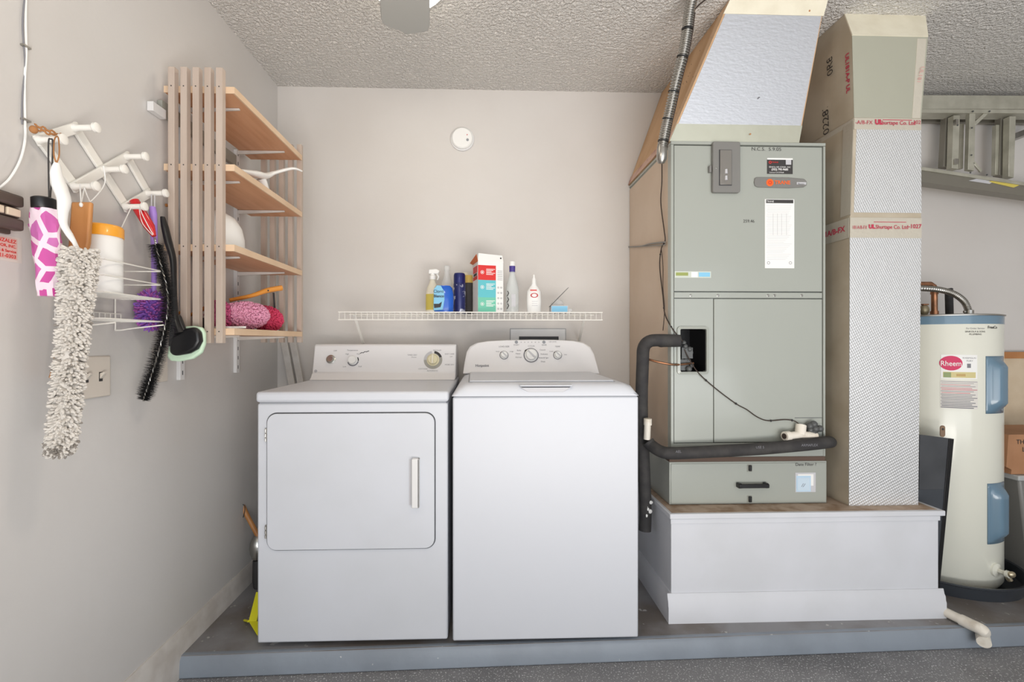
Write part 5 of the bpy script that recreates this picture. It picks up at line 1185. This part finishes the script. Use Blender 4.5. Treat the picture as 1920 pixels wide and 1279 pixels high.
hpatch('gold_strip', 1768, 697, 1829, 709, mat('gold_print', (208, 196, 140), .5), lb, th=.0014); hpatch('green_print', 1769, 698, 1783, 708, mat('green_label_print', (140, 156, 104), .5), lb, th=.0018, n=3); hpatch('gold_print', 1793, 701, 1810, 706, mat('ochre_print', (190, 160, 100), .5), lb, th=.0018, n=3)
# oval
a, z = ang_z(1783, 681); mb = MB(); NR = 8
vs = []
for i_ in range(NR + 1):
    for k in range(36):
        t_ = 2 * math.pi * k / 36; q_ = max(i_ / NR, .001); aa = a + .038 * q_ * math.cos(t_) / hr
        vs.append(hc + Vector(((hr + .0018) * math.cos(aa), (hr + .0018) * math.sin(aa), z + .0325 * q_ * math.sin(t_))))
mb.add(vs, [(i_ * 36 + k, i_ * 36 + (k + 1) % 36, (i_ + 1) * 36 + (k + 1) % 36, (i_ + 1) * 36 + k) for i_ in range(NR) for k in range(36)]); obj('red_oval', mb, mat('crimson_print', (206, 40, 92), .5), lb)
htext('white_lettering', 'Rheem', .032, M_white, lb, 1783, 682, r=hr + .0028, bold=.0002, squeeze=.78)
htext('lettering', 'RHEEMGLAS', .009, M_ink, lb, 1817.5, 671.5); htext('lettering', 'FURY', .010, M_ink, lb, 1818, 677)
hpatch('shield_mark', 1813, 682, 1820, 690, M_ink, lb, th=.0016, n=2)
wl = hpatch('warning_label', 1763, 713, 1833, 768, mat('offwhite_label', (220, 216, 210), .5), Hh)
rows_ = 17
for k in range(rows_):
    y_ = 715 + k * 3.05; hpatch('printed_line', 1764 + (k % 2), y_, 1832 - ((k * 7) % 5) * 3.2, y_ + 1.0, M_red if k in (2, 4, 5, 7) else M_ink, wl, th=.0013, n=6)
htext('lettering', 'To Order Service', .010, M_ink, Hh, 1829, 616); htext('lettering', 'SINKOLA & SONS', .010, M_inkd, Hh, 1829, 622); htext('lettering', 'PLUMBING', .010, M_inkd, Hh, 1829, 627)
htext('lettering', 'FreeCo', .017, M_inkd, Hh, 1861, 614, bold=.0003)
# access covers: bulged
for nm, (pa_, pb_, pc_, pd_) in (('upper_access_cover', (1848, 668, 1872, 775)), ('lower_access_cover', (1851, 907, 1873, 1018))):
    a0, zt3 = ang_z(pa_, pb_); a1, zb3 = ang_z(pc_ - 1, pd_)
    a1 = a0 + .115 / hr; w2_ = (a1 - a0)
    mb = MB(); vs = []; nu, nv = 12, 16
    for i in range(nu + 1):
        for j in range(nv + 1):
            u, v = i / nu, j / nv
            b_ = .003 + .026 * min(1, max(0, (min(u, 1 - u) - .12) / .16)) * min(1, max(0, (min(v, 1 - v) - .06) / .10))
            aa = a0 + w2_ * u; vs.append(hc + Vector(((hr + b_) * math.cos(aa), (hr + b_) * math.sin(aa), zb3 + (zt3 - zb3) * v)))
    fs = [(i * (nv + 1) + j, (i + 1) * (nv + 1) + j, (i + 1) * (nv + 1) + j + 1, i * (nv + 1) + j + 1) for i in range(nu) for j in range(nv)]
    cv = obj(nm, mb.add(vs, fs), M_blue, Hh, angle=80, label='blue-grey moulded access cover'); sm = cv.modifiers.new('t', 'SOLIDIFY'); sm.thickness = .003; sm.offset = -1
# drain valve
p = hp_(1866, 1068); n_ = Vector((p.x - hc.x, p.y - hc.y, 0)).normalized()
zx = n_.to_track_quat('Z', 'Y').to_matrix().to_4x4(); zx.translation = p
vv = obj('drain_valve', MB().lathe([(.030, -.002), (.028, .006), (.014, .010), (.010, .012), (.010, .034), (.015, .036), (.015, .048), (.012, .05)], zx, 18), M_tank, Hh)
obj('brass_spigot', MB().tube([p + n_ * .012, p + n_ * .05], .010, 12).tube([p + n_ * .036, p + n_ * .040 + Vector((.012, 0, -.028))], .010, 12).ball(p + n_ * .054 + Vector((0, 0, .004)), .016, .010, .014), mat('brass', (188, 176, 150), .3, metal=.8), vv)
# plumbing on top
zT = 1.226
def top_p(px, py, Y): return PY(px, py, Y)
t = thing('copper_water_pipe', 'copper pipe with an elbow rising from the water heater top', 'pipe', PY(1752, 588, 2.15))
q = PY(1752, 560, 2.17); obj('pipe_run', MB().tube([(q.x, 2.17, zT - .002), (q.x, 2.17, PY(1752, 545, 2.17).z), (q.x - .004, 2.17, PY(1752, 537, 2.17).z), (q.x - .02, 2.17, PY(1752, 533, 2.17).z), (q.x - .09, 2.17, PY(1752, 533, 2.17).z)], .0125, 14), M_cop, t)
obj('solder_sleeve', MB().tube([(q.x, 2.17, zT - .001), (q.x, 2.17, zT + .025)], .0165, 14), M_cop, t)
obj('solder_sleeve', MB().tube([(q.x, 2.17, PY(1752, 552, 2.17).z), (q.x, 2.17, PY(1752, 541, 2.17).z)], .0155, 14), M_cop, t)
t = thing('relief_valve', 'small brass relief valve on the water heater top beside the duct', 'valve', PY(1732, 588, 2.10))
q = PY(1733, 578, 2.10); obj('valve_body', MB().ball((q.x, 2.10, zT + .025), .020, .018, .026).tube([(q.x, 2.1, zT - .002), (q.x, 2.1, zT + .02)], .010, 10), mat('dull_brass', (150, 140, 116), .4, metal=.6), t); obj('valve_lever', MB().box(q.x - .012, q.x + .014, 2.09, 2.105, zT + .048, zT + .054), M_cop, t, bevel=.001)
t = thing('power_conduit', 'ribbed metal conduit arching into the top of the water heater', 'conduit', PY(1818, 588, 2.10))
cq = smooth([PY(1700, 541, 2.12), PY(1735, 541, 2.12), PY(1765, 544, 2.12), PY(1790, 552, 2.11), PY(1808, 566, 2.11), PY(1817, 585, 2.11)], 10)
cq[-1].z = zT - .002; fine = []
for i in range(len(cq) - 1):
    for k in range(3): fine.append(cq[i].lerp(cq[i + 1], k / 3))
obj('ribbed_sleeve', MB().tube(fine, [.0125 + (.0018 if (i // 2) % 2 else -.0014) for i in range(len(fine))], 12), M_zinc, t, angle=80)
e = cq[-1]; obj('end_connector', MB().tube([e, e + Vector((0, 0, .028))], .017, 12).ball(e + Vector((-.022, 0, .02)), .006, .006, .008), M_zinc, t)
t = thing('insulated_water_pipe', 'dark foam covered pipe rising from the water heater behind the conduit', 'pipe', PY(1781, 588, 2.25))
q = PY(1779, 560, 2.25); obj('foam_sleeve', MB().tube([(q.x + .004, 2.25, zT - .002), (q.x, 2.25, PY(1779, 541, 2.25).z)], .016, 14), M_pipe, t); obj('pipe_strap', MB().tube([(q.x + .022, 2.25, zT - .001), (q.x + .012, 2.25, PY(1779, 540, 2.25).z)], .004, 8), M_inkd, t)

# ================================================================ DARK PANEL, PVC PIPE, BOARD, BOXES
yp = 1.955
t = thing('leaning_dark_panel', 'dark grey sheet panel standing between the white plinth and water heater', 'panel', PY(1757, 1110, yp))
a = PZ(1757, 1123, .001); yp = a.y
pts = [Vector((1.852, yp, .001)), Vector((a.x, yp, .001)), PY(1786, 823, yp), PY(1739, 815, yp)]
pts[3] = Vector((1.86, yp, pts[3].z))
obj('sheet', MB().slab(pts, (0, .012, 0)), M_dark, t)
e0, e1 = pts[1], pts[2]; obj('edge_trim', MB().slab([e0 + Vector((-.010, -.003, 0)), e0 + Vector((.004, -.003, 0)), e1 + Vector((.004, -.003, 0)), e1 + Vector((-.018, -.003, 0))], (0, .018, 0)), M_black, t, bevel=.001)
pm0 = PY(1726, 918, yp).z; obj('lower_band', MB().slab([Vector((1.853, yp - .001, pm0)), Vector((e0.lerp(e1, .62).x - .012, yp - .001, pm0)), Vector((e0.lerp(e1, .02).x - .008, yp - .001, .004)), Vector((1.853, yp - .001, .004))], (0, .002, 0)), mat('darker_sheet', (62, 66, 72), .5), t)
p = PY(1773, 812, yp); tb = obj('hanging_tab', MB().slab([(p.x + q_[0], yp + .012, p.z + .005 + q_[1]) for q_ in rrect(.022, .05, .0105, 5)], (0, .003, 0)), mat('bronze', (136, 112, 92), .5), t); obj('tab_hole', disc(MB(), Vector((p.x, yp + .0118, p.z + .014)), .005, .0006, Vector((0, -1, 0)), 12), M_inkd, tb)
t = thing('floor_drain_pipe', 'dirty white plastic pipe with an elbow lying on the platform beside the plinth', 'pipe', (1.9, 1.75, 0))
r_ = .021
p0 = PZ(1757, 1140, r_); p1 = PZ(1820, 1171, r_); p2 = PZ(1833, 1180, r_); 
d = (p1 - p0).normalized()
pth = [p0, p0.lerp(p1, .5), p1, p1 + d * .02, p1 + d * .04 + Vector((0, -.008, -.003)), p1 + d * .055 + Vector((.0, -.026, -.012)), p1 + d * .060 + Vector((.002, -.046, -.026))]
pp_ = obj('pipe_run', MB().tube([p0, p1], r_ * .85, 18), M_pvc, t)
a1_ = PZ(1822, 1171, r_); a2_ = PZ(1838, 1185, r_)
el = smooth([p1 - d * .03, p1, p1 + d * .035, PY(1842, 1190, 1.685), PY(1845, 1205, 1.655)], 5)
for v in el: v.z = max(v.z, -.03)
obj('elbow', MB().tube(el, [r_] * len(el), 18), M_pvc, t)
# framed hardboard sheet leaning on the wall
bl = PY(1846, 1020, 2.40); br = 3.0; zt4 = PY(1890, 660, 2.40).z
t = thing('framed_board', 'tan hardboard sheet with an orange wood frame against the back wall', 'board', (2.75, 2.41, 0))
xl_ = 2.50
obj('sheet', MB().box(xl_, 3.2, 2.40, 2.412, .02, zt4 - .02), M_cork, t)
obj('top_frame', MB().box(xl_, 3.2, 2.392, 2.415, zt4 - .035, zt4), M_wood, t); obj('bottom_frame', MB().box(xl_, 3.2, 2.392, 2.415, .001, .035), M_wood, t)
obj('side_frame', MB().box(xl_ - .02, xl_ + .02, 2.392, 2.415, .001, zt4), M_wood, t)
for py_4, s in ((957, 'ACE'), (992, 'VSII-')): text('black_print', s, .04, M_inkd, t, PY(1893, py_4, 2.398), CR, UPV, bold=.0015)
# bin and box
t = thing('storage_bin', 'grey plastic storage bin under a cardboard box at the right edge', 'bin', (2.80, 2.15, 0))
bxl = PY(1897, 900, 2.06).x; zbn = PY(1897, 893, 2.06).z; yb0 = 2.04
b0_ = [Vector((bxl + .09, yb0 + .02, .001)), Vector((bxl + .42, yb0 + .02, .001)), Vector((bxl + .42, yb0 + .27, .001)), Vector((bxl + .09, yb0 + .27, .001))]
b1_ = [Vector((bxl + .012, yb0, zbn - .01)), Vector((bxl + .46, yb0, zbn - .01)), Vector((bxl + .46, yb0 + .29, zbn - .01)), Vector((bxl + .012, yb0 + .29, zbn - .01))]
obj('tub', MB().add(b0_ + b1_, [(3, 2, 1, 0), (4, 5, 6, 7)] + [(i, (i + 1) % 4, 4 + (i + 1) % 4, 4 + i) for i in range(4)]), M_mgrey, t, bevel=.01)
obj('lid', MB().box(bxl - .004, bxl + .475, yb0 - .012, yb0 + .30, zbn - .014, zbn + .010), mat('light_grey_lid', (176, 178, 178), .4), t, bevel=.005)
t = thing('cardboard_box', 'brown cardboard box with a green mark resting on the grey bin', 'box', (2.9, 2.2, zbn + .012))
zb4 = zbn + .012; zt5 = PY(1895, 815, 2.05).z; xb0 = PY(1884, 880, 2.05).x + .03
mb = MB(); mb.slab([(xb0, 2.05, zb4), (xb0 + .42, 2.05, zb4), (xb0 + .42, 2.05, zt5), (xb0 + .02, 2.05, zt5)], (0, .24, 0)); bx_ = obj('carton', mb, M_card, t)
obj('open_flap', MB().slab([(xb0 - .018, 2.045, zt5), (xb0 + .02, 2.05, zt5), (xb0 + .004, 2.05, zb4 + .02), (xb0 - .026, 2.047, zb4 + .035)], (0, .22, 0)), M_card, bx_)
text('black_print', 'THIS SIDE UP', .030, M_inkd, bx_, (xb0 + .11, 2.0488, zt5 - .035), CR, (0, 0, 1)); text('black_print', 'L.A.X.', .030, M_inkd, bx_, (xb0 + .09, 2.0488, zt5 - .07), CR, (0, 0, 1))
obj('green_mark', disc(MB(), Vector((xb0 + .10, 2.0495, zb4 + .04)), .022, .0006, Vector((0, -1, 0)), 20), mat('olive_green', (90, 116, 60), .6), bx_)

# ================================================================ CEILING FAN AND LIGHT
hub = Vector((-.14, .72, 2.10))
Fn = thing('ceiling_fan', 'white ceiling fan with grey blades, one blade tip showing at the top edge', 'ceiling fan', hub)
obj('downrod', MB().lathe([(.012, .05), (.012, .22), (.05, .26), (.065, .30), (.065, ZC - 2.10 - .001)], Matrix.Translation(hub), 20), M_white, Fn)
obj('motor_housing', MB().lathe([(.04, -.06), (.09, -.04), (.10, 0), (.10, .05), (.06, .08), (.012, .09)], Matrix.Translation(hub), 32), M_white, Fn)
for k in range(5):
    a = math.radians(90 + 72 * k) + .145
    Mx = Matrix.Translation(hub + Vector((0, 0, -.02))) @ Matrix.Rotation(a - math.pi / 2, 4, 'Z') @ Matrix.Rotation(math.radians(5 if k else 0), 4, 'Y')
    ou = [(-.055, .16), (-.066, .45), (-.073, .70), (-.068, .722), (-.05, .733), (-.022, .740), (0, .756), (.022, .748), (.05, .738), (.068, .727), (.073, .705), (.066, .45), (.055, .16)]
    obj('blade', MB().slab([Mx @ Vector((x_, y_, 0)) for x_, y_ in ou], Mx.to_3x3() @ Vector((0, 0, .006))), M_fan, Fn, bevel=.002)
    obj('blade_iron', MB().box(-.018, .018, .08, .20, .004, .012, Mx), M_white, Fn)
obj('lamp_bowl', MB().lathe([(.0001, -.20), (.05, -.19), (.085, -.15), (.095, -.10), (.09, -.065), (.04, -.06)], Matrix.Translation(hub), 28), mat('fan_glass', (255, 240, 214), .4, emit=2.2), Fn)
lc = Vector((-.292, 1.69, ZC - .001))
Lc = thing('ceiling_light', 'lit round flush ceiling light half hidden behind the fan blade', 'ceiling light', lc + Vector((0, 0, -.05)))
obj('base_ring', MB().lathe([(.15, -.012), (.152, 0)], Matrix.Translation(lc), 40), M_white, Lc)
obj('glass_diffuser', MB().lathe([(.0001, -.058), (.06, -.054), (.11, -.040), (.14, -.022), (.148, -.010)], Matrix.Translation(lc), 40), M_lamp, Lc)
